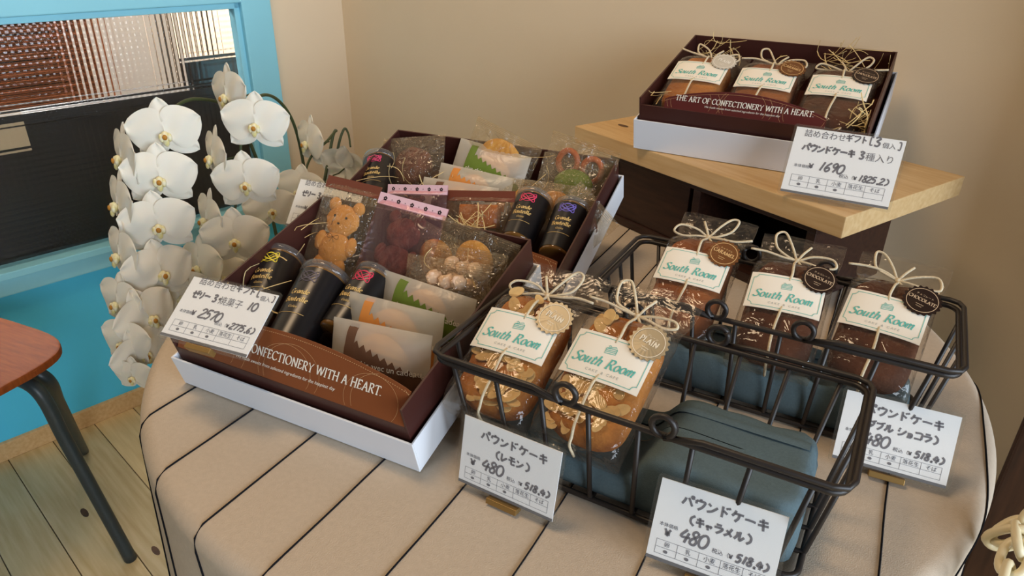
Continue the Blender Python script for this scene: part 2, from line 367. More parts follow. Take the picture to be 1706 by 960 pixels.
# ================================================================ THE SETTING
WAZ = 43.0
wX, wY, _ = axes(WAZ, 0)
W0 = wX * -1.729                            # blue wall face passes here; X into the room, Y along the wall
MW = mat4(W0, wX, wY, Vector((0, 0, 1)))
CORNER, FRAME_END, GLASS_END = 1.17, .951, .875
GZ0, GZ1 = .445, .945                       # glass bottom and top
def in_wall(px, py, x=0.0):                 # pixel -> wall coordinates on the plane X = x
    p = onplane(px, py, W0 + wX * x, wX) - W0
    return p.dot(wY), p.z
# floor
m = MB(); m.box(-2.6, 4.2, -3.2, CORNER, -.06, -.012)
floor = struct(m.build('floor', mat('under_floor', (90, 70, 48)), M=MW))
PLM = [mat('pine_plank_%d' % i, c, .45, .4, rgb2=c2, nscale=5, stretch=(1.2, 16, 16), bump=.05) for i, (c, c2) in enumerate(
    [((218, 196, 150), (198, 172, 124)), ((206, 188, 146), (184, 162, 116)), ((226, 204, 156), (208, 180, 130)), ((196, 180, 140), (174, 154, 112))])]
knotm = mat('pine_knot', (96, 66, 42), .5, .3, rgb2=(64, 42, 28), nscale=60)
PW = .093; rnd = random.Random(3)
pm = {}
for i in range(36):
    y1 = CORNER - i * PW; y0 = y1 - PW + .0016
    cuts = [0.0, rnd.uniform(.7, 1.5), 2.1, 3.4]
    for a, b in zip(cuts, cuts[1:]):
        m = MB(); m.box(a + .0008, b - .0008, y0, y1, -.012, 0)
        p = m.build('plank', PLM[rnd.randrange(4)], floor, bevel=.0012)
        if rnd.random() < .8:
            k = MB(); kx, ky = rnd.uniform(a + .1, b - .1), rnd.uniform(y0 + .02, y1 - .02); rx = rnd.uniform(.008, .022)
            k.extrude([(kx + rx * cos(t * pi / 6) * 1.5, ky + rx * .55 * sin(t * pi / 6)) for t in range(12)], 0, .0004)
            k.build('knot', knotm, p)
# blue wall under and over the window
m = MB(); m.box(-.05, 0, -3.2, FRAME_END, 0, GZ0 - .05)
wl = struct(m.build('wall_left', mat('bright_blue_panel', (84, 208, 250), .6, .3, noise_amt=.05, nscale=4), M=MW))
m = MB(); m.box(-.05, 0, -3.2, CORNER + .05, 1.06, 2.7); m.box(-.05, 0, FRAME_END, CORNER + .05, 0, 1.06)
struct(m.build('wall_left_plaster', M_WALL, M=MW))
m = MB(); m.box(0, .012, -3.2, CORNER, 0, .045)
struct(m.build('baseboard_left', M_PINE, M=MW, bevel=.002))
win = struct(bpy.data.objects.new('window_1', None)); COL.objects.link(win); win.matrix_world = MW
for nm, b in (('top_rail', (-.03, .022, -1.2, FRAME_END, GZ1, 1.062)), ('bottom_rail', (-.03, .022, -1.2, FRAME_END, GZ0 - .052, GZ0)),
              ('stile', (-.03, .0225, GLASS_END, FRAME_END, GZ0 - .05, 1.06)), ('stile', (-.03, .022, -1.27, -1.2, GZ0 - .05, 1.06))):
    m = MB(); m.box(*b); m.build(nm, M_BLUE, win, bevel=.003)
for b in ((-.02, .010, -1.2, GLASS_END, GZ1 - .014, GZ1), (-.02, .010, GLASS_END - .014, GLASS_END, GZ0, GZ1), (-.02, .034, -1.2, FRAME_END, GZ0 - .012, GZ0 + .004)):
    m = MB(); m.box(*b); m.build('bead', M_BLUE, win, bevel=.002)
# chequered relief glass: every cell is a small pillow
gm = bpy.data.materials.new('relief_glass'); gm.use_nodes = True; gb = gm.node_tree.nodes['Principled BSDF']
gb.inputs['Transmission Weight'].default_value = 1; gb.inputs['Roughness'].default_value = .08; gb.inputs['IOR'].default_value = 1.45
gb.inputs['Base Color'].default_value = (.96, .98, .98, 1)
CS = .0125; y0 = GLASS_END - 84 * CS; z0 = GZ0; ncy, ncz = 84, 40
def gfn(u, v):
    a = u * ncy % 1; b = v * ncz % 1
    return (.002 + .0008 * (sin(pi * a) ** 2 + sin(pi * b) ** 2), y0 + u * ncy * CS, z0 + v * ncz * CS)
m = MB(); m.grid(gfn, ncy * 5, ncz * 5)
ye, ze = GLASS_END, GZ0 + ncz * CS
m.add([(-.003, y0, z0), (-.003, ye, z0), (-.003, ye, ze), (-.003, y0, ze), (.002, y0, z0), (.002, ye, z0), (.002, ye, ze), (.002, y0, ze)],
      [(3, 2, 1, 0), (0, 1, 5, 4), (1, 2, 6, 5), (2, 3, 7, 6), (3, 0, 4, 7)])
m.build('pane', gm, win, smooth=False)
bpy.data.objects['pane'].data.polygons.foreach_set('use_smooth', [i < ncy * 5 * ncz * 5 for i in range(len(bpy.data.objects['pane'].data.polygons))])
# room beyond the glass
m = MB(); m.box(-2.0, -1.95, -2.6, 1.6, 0, 2.6); struct(m.build('wall_far', mat('far_plaster', (196, 178, 156), .9, .2), M=MW))
m = MB(); m.box(-2.0, -.05, 1.55, 1.6, 0, 2.6); struct(m.build('wall_far_side', mat('far_plaster', (196, 178, 156)), M=MW))
black = mat('black_laminate', (26, 28, 32), .35, .4)
t = thing('dark_partition', 'black counter screen standing behind the relief glass window', 'partition', MW @ Matrix.Translation((-.12, 0, 0)))
m = MB(); m.box(-.03, 0, -1.4, 1.3, .0, .715); m.build('panel', black, t, bevel=.004)
m = MB(); m.box(-.034, .006, -1.42, 1.32, .715, .74); m.build('top_rail', black, t, bevel=.004)
t = thing('dark_block', 'black low block on the counter screen behind the relief glass, near the window stile', 'block', MW @ Matrix.Translation((-.139, .9, .7405)))
m = MB(); m.box(-.014, .016, -.12, .3, 0, .068); m.build('body', black, t, bevel=.01)
m = MB(); m.box(.016, .018, -.09, .2, .01, .05); m.build('front_panel', mat('smoked_panel', (44, 46, 52), .15, .5), t)
t = thing('wooden_shelf', 'red brown wooden shelf unit behind the relief glass', 'shelf', MW @ Matrix.Translation((-1.2, .2, .0)))
bw = mat('red_brown_wood', (176, 104, 62), .5, .4, rgb2=(128, 70, 42), nscale=10, stretch=(20, 2, 20))
for z in (.15, .42, .53, .62, .70, .78, .86, .98, 1.2):
    m = MB(); m.box(-.14, .14, -.6, .62, z, z + .028); m.build('shelf_board', bw, t, bevel=.002)
for y in (-.63, .62):
    m = MB(); m.box(-.14, .14, y, y + .03, 0, 1.3); m.build('side_panel', bw, t, bevel=.002)
m = MB(); m.box(-.15, -.14, -.63, .65, 0, 1.3); m.build('back_panel', mat('dark_back', (70, 48, 36)), t)
t = thing('roller_blind', 'pale grey roller blind hanging behind the relief glass', 'blind', MW @ Matrix.Translation((-1.22, 1.035, .0)))
m = MB(); m.box(-.01, .0, -.17, .17, .35, 1.6); m.build('fabric', mat('blind_fabric', (226, 232, 242), .8, .2), t)
m = MB(); m.tube([(-.005, -.18, 1.62), (-.005, .18, 1.62)], .025, 12); m.build('roller', mat('blind_metal', (180, 180, 184), .4), t, smooth=True)
m = MB(); m.box(-.012, .004, -.17, .17, .335, .35); m.build('bottom_bar', mat('blind_metal', (180, 180, 184)), t)
m = MB(); m.box(-.03, .03, -.03, .03, 0, 1.7); tag(m.build('dark_post', black, M=MW @ Matrix.Translation((-1.22, 1.26, 0)), bevel=.004), 'slim black post beside the pale blind behind the glass', 'post')
a, b = in_wall(0, 190, -.115), in_wall(52, 246, -.115)
m = MB(); m.box(0, .004, -.12, b[0] - a[0], 0, a[1] - b[1]); tag(m.build('tan_notice', mat('tan_card', (196, 172, 140), .8, .2), M=MW @ Matrix.Translation((-.1195, a[0], b[1]))), 'blank tan card fixed to the black screen behind the glass', 'card')
# beige back wall
m = MB(); m.box(-.06, 4.2, CORNER, CORNER + .05, 0, 2.7)
struct(m.build('wall_back', M_WALL, M=MW))
m = MB(); m.box(0, 4.2, CORNER - .012, CORNER, 0, .045); struct(m.build('baseboard_back', M_PINE, M=MW, bevel=.002))

# ================================================================ TABLE AND CLOTH
TC = Vector((.055, .74, 0)); TR = .452; SAZ = 28.0
t = thing('round_table', 'round pedestal table under the striped ivory cloth', 'table', Matrix.Translation(TC))
wood = mat('table_wood', (120, 84, 54), .5, .4, noise_amt=.2, nscale=12)
m = MB(); m.lathe([(.0, TZ - .03), (TR - .01, TZ - .03), (TR - .002, TZ - .024), (TR - .002, TZ - .008), (TR - .01, TZ - .003), (0, TZ - .003)], 64); m.build('table_top', wood, t)
m = MB(); m.lathe([(0, .03), (.035, .03), (.03, .1), (.028, .6), (.05, TZ - .03), (0, TZ - .03)], 24); m.build('pedestal', wood, t, smooth=True)
m = MB(); m.lathe([(0, 0), (.25, 0), (.25, .012), (.04, .035), (0, .035)], 40); m.build('base_plate', mat('iron_base', (40, 40, 42), .5), t)
sX, sY, _ = axes(SAZ, 0)
cw = TC.dot(sX)
def clothpt(u, v, lift=0):
    """cloth material coordinates (u right of table centre, v deep) -> local point; hangs over the table edge"""
    rho = sqrt(u * u + v * v); th = atan2(v, u)
    if rho < 1e-6: return (0, 0, lift)
    rb = .014; e = TR - rb
    if rho <= e: r, z, nr, nz = rho, 0, 0, 1
    else:
        s = rho - e; q = rb * pi / 2
        if s < q: a = s / rb; r = e + rb * sin(a); z = -rb * (1 - cos(a)); nr, nz = sin(a), cos(a)
        else:
            d = s - q; k = min(1, d / .3)
            fold = .016 * k * (sin(9 * th + .6) + .5 * sin(14 * th + 2.1)) + .006 * k
            r = TR + fold; z = -rb - d; nr, nz = 1, 0
    z += .0006 * noise.noise(Vector((u * 16, v * 16, 3))) * (1 if rho < e else 0)
    return ((r + nr * lift) * cos(th), (r + nr * lift) * sin(th), z + nz * lift)
MC = mat4(Vector((TC.x, TC.y, TZ)), sX, sY, Vector((0, 0, 1)))
m = MB()
rr = [TR * i / 16 for i in range(16)] + [TR - .014 + .003 * i for i in range(0, 9)] + [TR + .016 + .022 * i for i in range(0, 20)]
def cfn(u, v):
    r = rr[int(round(v * (len(rr) - 1)))]; a = 2 * pi * u; return clothpt(r * cos(a), r * sin(a))
m.grid(cfn, 160, len(rr) - 1, cu=True)
cloth = tag(m.build('tablecloth', M_CLOTH, M=MC, smooth=True), 'ivory linen tablecloth with thin black stripes over the round table', 'tablecloth')
for w in (-.557, -.480, -.402, -.325, -.247, -.168, -.090, -.012, .065, .141, .219, .297):
    u = w - cw; vm = sqrt(max(0, (TR + .40) ** 2 - u * u)); n = 150; m = MB()
    m.tube([clothpt(u + .0008 * noise.noise(Vector((w * 9, (-vm + 2 * vm * i / n) * 14, 0))), -vm + 2 * vm * i / n, .0004) for i in range(n + 1)], .0011, 5, flat=.6)
    m.build('stripe', M_THREAD, cloth)

# ================================================================ CRATE, PINE BOARD
BZ = TZ + .137                               # top of the board
bL, bN, bR = onz(963, 210, BZ), onz(1410, 362, BZ), onz(1599, 293, BZ)
BAZ = math.degrees(atan2((bR - bN).x, (bR - bN).y)); bX, bY, _ = axes(54.5, 0)
ln = .47; wd_ = .268
MBd = mat4(Vector((bN.x, bN.y, BZ - .026)), bX, bY, Vector((0, 0, 1)))     # X = along front edge to the right.. origin at near corner
m = MB(); m.box(-ln, 0, 0, wd_, 0, .026)
board = tag(m.build('pine_board', M_PINE, M=MBd, bevel=.0012), 'thick pale pine board lying on the dark crate', 'board')
k = MB(); k.extrude([(-.43 + .007 * cos(i * pi / 6) * 1.6, .066 + .005 * sin(i * pi / 6)) for i in range(12)], .026, .0263); k.build('knot', knotm, board)
dk = mat('dark_stained_wood', (58, 34, 24), .4, .5, rgb2=(40, 22, 16), nscale=8, stretch=(3, 20, 20))
CRH = BZ - .026 - TZ - .0008
t = thing('wooden_crate', 'dark stained wooden crate carrying the pine board on the table', 'crate', mat4(Vector((bN.x, bN.y, TZ + .0008)), bX, bY, Vector((0, 0, 1))))
x0, x1, y0, y1 = -.40, -.04, .016, .19
for nm, b in (('bottom', (x0, x1, y0, y1, 0, .012)), ('top', (x0, x1, y0, y1, CRH - .012, CRH)), ('side', (x0, x0 + .012, y0, y1, .012, CRH - .012)),
              ('side', (x1 - .012, x1, y0, y1, .012, CRH - .012)), ('back', (x0 + .012, x1 - .012, y1 - .01, y1, .012, CRH - .012)), ('divider', (-.23, -.218, y0, y1 - .01, .012, CRH - .012)),
              ('front', (x0 + .012, -.24, y0 + .004, y0 + .014, .012, CRH - .012))):
    m = MB(); m.box(*b); m.build(nm, dk, t, bevel=.001)

# ================================================================ CHAIR
cg = mat('dark_green_grey_steel', (44, 56, 60), .4, .5)
sw = mat('varnished_plywood', (150, 78, 30), .6, .25, rgb2=(124, 60, 22), nscale=7, stretch=(3, 24, 3))
MCh = fr(-.992, .987, 0, 23)
t = thing('chair', 'plywood seat chair with dark steel tube legs by the blue wall', 'chair', MCh)
m = MB(); pts = []
for i in range(48):
    a = 2 * pi * i / 48; pts.append((.19 * sp(cos(a), .45), .17 * sp(sin(a), .45)))
m.extrude(pts, .437, .452); m.build('seat', sw, t, bevel=.003)
inv = MCh.inverted()
lX, lY, _ = axes(50, 0); lc = Vector((-1.024, 1.047, 0))
F1, F2 = onz(216, 925, .011), onz(137, 747, .011); F1.z = F2.z = 0
for foot, bend in ((F1, onz(66, 655, .40)), (F2, onz(78, 632, .40)), (lc - lY * .19 + lX * .21, None), (lc - lY * .19 - lX * .21, None)):
    if bend is None: bend = lc + (foot - lc) * .62 + Vector((0, 0, .40))
    c0 = lc + (bend - lc) * .35; c0.z = .425
    e = bend.copy(); e.z = .4; h = bend + (c0 - bend) * .35; h.z = .423
    P = [inv @ Vector(q) for q in catmull([c0, h, bend, bend + (foot - bend) * .25, bend + (foot - bend) * .6, foot], 8)]
    m = MB(); m.tube(P, .0115, 12); m.build('leg', cg, t, smooth=True)
for s_ in (-.1, .1):
    m = MB(); m.tube(catmull([(-.12, s_, .43), (-.2, s_, .47), (-.23, s_, .6), (-.25, s_, .76)], 6), .011, 10); m.build('back_post', cg, t, smooth=True)
m = MB(); m.box(-.258, -.244, -.15, .15, .64, .78); m.build('backrest', sw, t, bevel=.005)
# ================================================================ WIRE BASKETS
def rrect(hx, hy, r, z, n=5):
    out = []
    for cx, cy, a0 in ((hx - r, hy - r, 0), (-hx + r, hy - r, 90), (-hx + r, -hy + r, 180), (hx - r, -hy + r, 270)):
        for i in range(n + 1):
            a = radians(a0 + 90 * i / n); out.append((cx + r * cos(a), cy + r * sin(a), z))
    return out
RZ = .10; RHX, RHY = .158, .069; BHX, BHY = .143, .054
def basket(label, cx, cy, az):
    t = thing('wire_basket', label, 'basket', fr(cx, cy, TZ + .0012, az), 'wire baskets on the table')
    m = MB(); m.tube(rrect(RHX, RHY, .012, RZ), .0026, 8, closed=True); m.build('rim', M_WIRE, t, smooth=True)
    m = MB(); m.tube(rrect(BHX, BHY, .01, .0025), .0024, 8, closed=True); m.build('base_ring', M_WIRE, t, smooth=True)
    n = 8
    for i in range(n):
        k = -1 + 2 * (i + .5) / n
        x1, x0 = RHX * k, BHX * k
        P = [(x1, -RHY, RZ - .001)] + [(x0 + (x1 - x0) * .08, -BHY - .0012, .006), (x0, -BHY + .004, .0018), (x0, BHY - .004, .0018), (x0 + (x1 - x0) * .08, BHY + .0012, .006)] + [(x1, RHY, RZ - .001)]
        m = MB(); m.tube(P, .0021, 7); m.build('upright_wire', M_WIRE, t, smooth=True)
    for y in (-.5, 0, .5):
        P = [(-RHX, RHY * y, RZ), (-BHX - .001, BHY * y, .006), (-BHX + .004, BHY * y, .0042), (BHX - .004, BHY * y, .0042), (BHX + .001, BHY * y, .006), (RHX, RHY * y, RZ)]
        m = MB(); m.tube(P, .0021, 7); m.build('side_wire', M_WIRE, t, smooth=True)
    for s in (-1, 1):                        # two folded bail handles, each end curled round the rim
        hx, hy, z = RHX + .003, RHY + .0015, RZ + .0056; xc = s * .036
        def curl(y): return [(xc + s * (.0016 + .0085 * cos(a)), y, z + .004 + .0085 * sin(a)) for a in [radians(d) for d in range(400, -91, -24)]]
        c1 = curl(-hy)
        c1 = [(x, y - .0022 * i / len(c1), zz) for i, (x, y, zz) in enumerate(c1)]
        c2 = [(x, -y, zz) for x, y, zz in c1]
        run = [(xc + s * .03, -hy, z), (s * (hx - .012), -hy, z), (s * (hx - .0035), -hy + .0035, z), (s * hx, -hy + .012, z), (s * hx, hy - .012, z), (s * (hx - .0035), hy - .0035, z), (s * (hx - .012), hy, z), (xc + s * .03, hy, z)]
        m = MB(); m.tube(c1 + run + c2[::-1], .0024, 7); m.build('handle', M_WIRE, t, smooth=True)
    return t
B1 = (.1085, .480, 29.0); B2 = (.2535, .6155, 28.5)
basket('wire basket with the two almond cakes and an empty cloth half', *B1)
basket('wire basket with three dark cakes, beside the crate', *B2)
def folded_cloth(label, B, height, lift=0):
    t = thing('folded_cloth', label, 'cloth', fr(B[0], B[1], TZ + .0064, B[2]))
    m = MB(); hx, hy = .136, .048; rc = .007
    prof = [(-.004, 0), (0, .002), (.0015, .3), (.0015, .62)] + [(-rc * (1 - cos(k * pi / 8)), 1 - (1 - sin(k * pi / 8)) * .28) for k in range(5)] + [(-rc - d, 1) for d in (.006, .013, .021, .030, .0405)]
    def fn(u, v):
        d, hz = prof[int(round(v * (len(prof) - 1)))]
        # walk the outline
        per = rrect(hx + d, max(.0005, hy + d), max(.0004, .012 + d), 0, 5); L = [0]
        for i in range(len(per)): p, q = per[i], per[(i + 1) % len(per)]; L.append(L[-1] + sqrt((p[0] - q[0]) ** 2 + (p[1] - q[1]) ** 2))
        s = u * L[-1]; i = 0
        while i < len(per) - 1 and L[i + 1] < s: i += 1
        p, q = per[i], per[(i + 1) % len(per)]; k = (s - L[i]) / max(1e-9, L[i + 1] - L[i]); x, y = p[0] + (q[0] - p[0]) * k, p[1] + (q[1] - p[1]) * k
        if hz < 1 and abs(x) < hx - .012: y += math.copysign(.0028 * abs(cos(pi * (x / RHX * 4 + .5 - .5))) * min(1, hz * 3), y)
        z = hz * (height(x) + (lift * max(0, min(1, (-y - .040) / .006)))); n_ = noise.noise(Vector((x * 22, y * 22, z * 30)))
        return (x, y, max(0, z + .0014 * n_ * hz))
    m.grid(fn, 150, len(prof) - 1, cu=True); m.build('wrap', M_DENIM, t, smooth=True)
    mm = MB()
    def hem(u, v):
        x = -hx * .95 + 1.9 * hx * u; return (x, .022 + .010 * v, height(x) + .0016 + .0009 * sin(pi * v))
    mm.grid(hem, 60, 4); mm.build('hem', M_DENIM, t, smooth=True)
    return t
folded_cloth('slate blue folded cloth filling the basket of almond cakes', B1, lambda x: .027 + .026 / (1 + math.exp(-(x - .016) / .004)))
folded_cloth('slate blue folded cloth under the three dark cakes', B2, lambda x: .027, .018)

# ================================================================ PRICE CARDS
S_INK=1.0
def price_card(label, M, W, H, kind):
    t = thing('price_card', label, 'price card', M, 'handwritten price cards')
    # local X along the card, Y up the card, Z towards the reader
    m = MB(); m.box(-W / 2 + .003, W / 2 - .003, .003, H - .003, -.0004, .0004); paper = m.build('paper', M_PAPER, t)
    m = MB(); m.add([(-W / 2 + .003, .003, .0006), (W / 2 - .003, .003, .0006), (W / 2 - .003, .0056, .0006), (-W / 2 + .003, .0056, .0006)], [(0, 1, 2, 3)]); m.build('grey_band', mat('grey_band', (112, 112, 116)), paper)
    sl = MB(); pts = [(x, y) for x, y, _ in rrect(W / 2, H / 2, .003, 0, 3)]
    sl.extrude([(x, y + H / 2) for x, y in pts], .0009, .0013); sl.extrude([(x, y + H / 2) for x, y in pts], -.0013, -.0009); sl.build('sleeve', M_SLEEVE, t)
    cm = MB()
    if kind != 'gift3': cm.box(-.014, .014, -.0035, .0015, -.005, .0045)
    else: cm.box(-.014, .014, -.0035, .0065, -.003, .003)
    cm.build('clip', M_BRASS if kind not in ('gift3',) else M_SLEEVE, t, bevel=.0006)
    S = W / .094
    f = lambda x, y: (-W / 2 + x * S, y * S, .0006)
    ink = MB(); pr = MB()
    x0, x1 = .0085, .0855; yb, ym, yt = .0085, .0135, .019
    cells = [x0 + (x1 - x0) * i / 5 for i in range(6)]
    for y in (yb, ym, yt): ribbon(pr, [(x0, y), (x1, y)], .00025, f)
    for x in cells: ribbon(pr, [(x, yb), (x, yt)], .00025, f)
    for i, w in enumerate(('卵', '乳', '小麦', '落花生', 'そば')):
        fonttext(pr, w, (cells[i] + cells[i + 1]) / 2, ym + .0012, .0042, f, center=True)
    for i in range(3):
        c = ((cells[i] + cells[i + 1]) / 2, (yb + ym) / 2); ink.add([f(c[0] + .0017 * cos(a * pi / 5), c[1] + .0012 * sin(a * pi / 5)) for a in range(10)], [tuple(range(10))])
    fonttext(pr, '本体価格', .008, .0295 if 'gift' not in kind else .0262, .0034, f)
    fonttext(pr, '税込（', .047, .0225, .0040, f)
    if kind in ('lemon', 'caramel', 'double'):
        hand(ink, 'パウンドケーキ', .020, .0485, .0085, f, adv=1.02)
        if kind == 'lemon': hand(ink, '(レモン)', .033, .0365, .0075, f)
        if kind == 'caramel': hand(ink, '(キャラメル)', .026, .0365, .0072, f, adv=1.0)
        if kind == 'double': hand(ink, '(ダブル ショコラ)', .018, .0365, .0072, f, adv=.95)
        hand(ink, '¥', .012, .0225, .006, f); hand(ink, '480', .023, .0225, .0105, f, w=.0012, slant=.2)
        hand(ink, '¥', .0585, .0222, .0034, f, w=.0007); hand(ink, '518.4)', .063, .0215, .0062, f, w=.0011, slant=.2)
    if kind == 'gift3':
        x = fonttext(ink, '詰め合わせ', .010, .0545, .0070, f, bold=.006); x = hand(ink, 'ギフト[', x, .0545, .0064, f, w=.0008, adv=.92); x = hand(ink, '3', x + .002, .0535, .0085, f)
        x = fonttext(pr, '個入', x + .002, .0535, .0054, f); hand(ink, ']', x, .0535, .006, f, w=.0007)
        x = hand(ink, 'パウンドケーキ 3', .011, .041, .0070, f, adv=.9); fonttext(ink, '種入り', x + .0015, .041, .0078, f, bold=0)
        hand(ink, '¥', .020, .0262, .005, f, w=.0008); hand(ink, '1690', .0275, .0255, .0085, f, slant=.3); hand(ink, '¥', .0585, .0222, .0034, f, w=.0007); hand(ink, '1825.2)', .062, .0218, .0058, f, slant=.2, w=.0009)
    if kind in ('gift10', 'giftback'):
        x = fonttext(ink, '詰め合わせ', .011, .0545, .0078, f, bold=.006); x = hand(ink, 'ギフト[', x, .0545, .007, f, w=.0009, adv=.95)
        x = fonttext(pr, '個入', .076, .0520, .0052, f); hand(ink, ']', x, .0525, .005, f, w=.0007)
        x = hand(ink, 'ゼリー 3・', .011, .041, .0072, f, adv=.85); x = fonttext(ink, '焼菓子', x, .041, .0082, f, bold=0); hand(ink, '10', x + .004, .041, .008, f, slant=.15)
        hand(ink, '¥', .020, .0255, .005, f, w=.0008); hand(ink, '2570', .0275, .0248, .0090, f, slant=.25); hand(ink, '¥', .0585, .0222, .0034, f, w=.0007); hand(ink, '2775.6)', .062, .0218, .0058, f, slant=.2, w=.0009)
    ink.build('handwriting', M_INK, paper); pr.build('printed_form', M_PRINT, paper)
    return t
CG = 'price cards'
price_card('price card for the lemon cake standing against the basket of almond cakes', fr(-.0039, .4330, TZ + .0048, 30.5, 79), .094, .067, 'lemon')
price_card('price card for the caramel cake standing before the empty half of the basket', fr(.1407, .3593, TZ + .005, 25.4, 66), .094, .0665, 'caramel')
price_card('price card for the double chocolate cake in front of the basket of dark cakes', fr(.3223, .4731, TZ + .0050, 25.2, 62), .094, .067, 'double')

# ================================================================ POUND CAKE PACKS
PKT = .042; HX = .039
def bag_front(x, y):                         # front film height over the cake
    k = thick(y); p = 3.2
    return k * .5 + k * .5 * max(0, 1 - min(1, abs(x) / width(y)) ** p) ** (1 / p)
def thick(y):
    if y < .012: return PKT * (.80 + .20 * (y / .012))
    if y < .105: return PKT
    if y < .150: s = (y - .105) / .045; return PKT + (.005 - PKT) * (s * s * (3 - 2 * s))
    return .005
def width(y):
    if y > .118: return HX - .003 * sin(min(1, (y - .118) / .03) * pi) + .003 * min(1, (y - .118) / .05)
    return HX
def scallop(cx, cy, r, n=20): return [(cx + (r + .0009 * cos(n * 2 * pi * i / 120)) * cos(2 * pi * i / 120), cy + (r + .0009 * cos(n * 2 * pi * i / 120)) * sin(2 * pi * i / 120)) for i in range(120)]
SEAL = {'plain': ((148, 134, 106), (236, 222, 196), 'PLAIN', 'プレーン'), 'caramel': ((112, 68, 32), (220, 178, 120), 'CARAMEL', 'キャラメル'),
        'choc': ((44, 28, 22), (196, 168, 136), 'CHOCOLATE', 'チョコレート'), 'silver': ((206, 200, 186), (240, 236, 226), 'PLAIN', 'プレーン')}
def cake_pack(label, M, kind, seal, var=0, group=None, scale=1.0, length=1.0):
    rn = random.Random(var * 17 + 5)
    t = thing('pound_cake_pack', label, 'cake', M @ Matrix.Diagonal((scale, scale * length, scale, 1)), group or 'packed pound cakes')
    cm = {'almond': M_CAKE, 'caramel': M_CARA, 'choc': M_CHOC, 'plain': M_CAKE}[kind]
    m = MB()
    def cf(u, v):
        s = .5 - .5 * cos(pi * u); y = .006 + .118 * s; k = (max(0, 1 - abs(2 * s - 1) ** 7)) ** .5
        a = 2 * pi * v; x = .0345 * k * sp(cos(a), .55); z = sp(sin(a), .6)
        dome = 1 + .0 * y
        z = .0195 + (.0185 if z > 0 else .0165) * z * (k ** .7)
        q = noise.noise(Vector((x * 70, y * 70, z * 70 + var * 9))) + .5 * noise.noise(Vector((x * 160, y * 160, z * 160 + var)))
        return (x * (1 + .02 * q), y, max(.0022, z + (.0016 * q if z > .02 else 0)))
    m.grid(cf, 30, 40, cv=True); cake = m.build('cake', cm, t, smooth=True)
    if kind == 'almond':
        m0 = MB(); P = [(.0078 * cos(i * pi / 6) * (1 + .15 * cos(i * pi / 6)), .005 * sin(i * pi / 6)) for i in range(12)]
        m0.extrude(P, 0, .0011); fl = None
        for i in range(46):
            x, y = rn.uniform(-.027, .027), (rn.uniform(.010, .054) if i < 38 else rn.uniform(.090, .118)); z = .0378 - .010 * (abs(x) / .0345) ** 4 + rn.uniform(0, .0012) - (.006 if y < .016 else 0)
            R = Matrix.Translation((x, y, z)) @ Matrix.Rotation(rn.uniform(0, 6.3), 4, 'Z') @ Matrix.Scale(rn.uniform(.75, 1.15), 4) @ Matrix.Rotation(rn.uniform(-.35, .35), 4, 'X')
            if fl is None: fl = m0.build('almond_slice', M_ALM, cake, M=R)
            else:
                o = fl.copy(); COL.objects.link(o); o.parent = cake; o.matrix_local = R
    # bag
    m = MB(); nv = 48
    def bf(u, v):
        y = .178 * u; k = thick(y); w = width(y); a = 2 * pi * v; p = .55
        x = w * sp(cos(a), p); z = k * .5 + k * .5 * sp(sin(a), p)
        wr = noise.noise(Vector((x * 55 + var * 3, y * 38, z * 40))) * .0010 + (.0010 * sin(x * 110 + var * 2 + 18 * y) * max(0, min(1, (y - .108) / .03)))
        return (x * (1 + .006 * noise.noise(Vector((y * 90, var, 0)))), y, max(.0006, z + (wr if sin(a) > 0 else -wr * .2)))
    m.grid(bf, 44, nv, cv=True)
    m.add([bf(0, i / nv) for i in range(nv)], [tuple(range(nv - 1, -1, -1))]); m.build('bag', M_BAG, t, smooth=True)
    lw, lh, ly = .069, .0428, .052
    tl = rn.uniform(-.03, .03)
    def lf(dz):
        def f(x, y):
            X = x * cos(tl) - (y - ly) * sin(tl); Y = ly + x * sin(tl) + (y - ly) * cos(tl)
            return (X, Y, PKT + .0008 - 7.5 * X * X * abs(X) * 14 * .6 + dz)
        return f
    m = MB(); b0, b1 = lf(0), lf(-.0005)
    m.grid(lambda u, v: b0(-lw / 2 + lw * u, ly + lh * v), 14, 4); m.grid(lambda u, v: b1(-lw / 2 + lw * (1 - u), ly + lh * v), 14, 4)
    lab = m.build('label', M_CREAM, t, smooth=True)
    f = lf(.0003); m = MB(); i_ = .0028; c_ = .004
    bx, by0, by1 = lw / 2 - i_, ly + i_, ly + lh - i_
    def seg(a, b): return [(a[0] + (b[0] - a[0]) * k / 12, a[1] + (b[1] - a[1]) * k / 12) for k in range(13)]
    ring = seg((-bx + c_, by0), (bx - c_, by0)) + circ(bx, by0, c_, 6, None, pi, pi / 2) + seg((bx, by0 + c_), (bx, by1 - c_)) + circ(bx, by1, c_, 6, None, 1.5 * pi, pi) + seg((bx - c_, by1), (-bx + c_, by1)) + circ(-bx, by1, c_, 6, None, 2 * pi, 1.5 * pi) + seg((-bx, by1 - c_), (-bx, by0 + c_)) + circ(-bx, by0, c_, 6, None, pi / 2, 0)
    ribbon(m, ring, .0005, f, closed=True); m.build('border_line', M_TEAL, lab)
    m = MB(); nibtext(m, 'South Room', -.0012, ly + .0130, .0090, f, slant=.28, nib=.15, thin=.045, track=.05, center=True); m.build('lettering', M_TEAL, lab)
    m = MB(); x = -.0135
    for ch in 'CAKE & CAFE': x = fonttext(m, ch, x, ly + .0066, .0034, f, shear=.15) + .0007 if ch != ' ' else x + .002
    m.build('small_lettering', M_GREYP, lab)
    m = MB(); ox, oy = -.0045, ly + .0262          # cake slice emblem
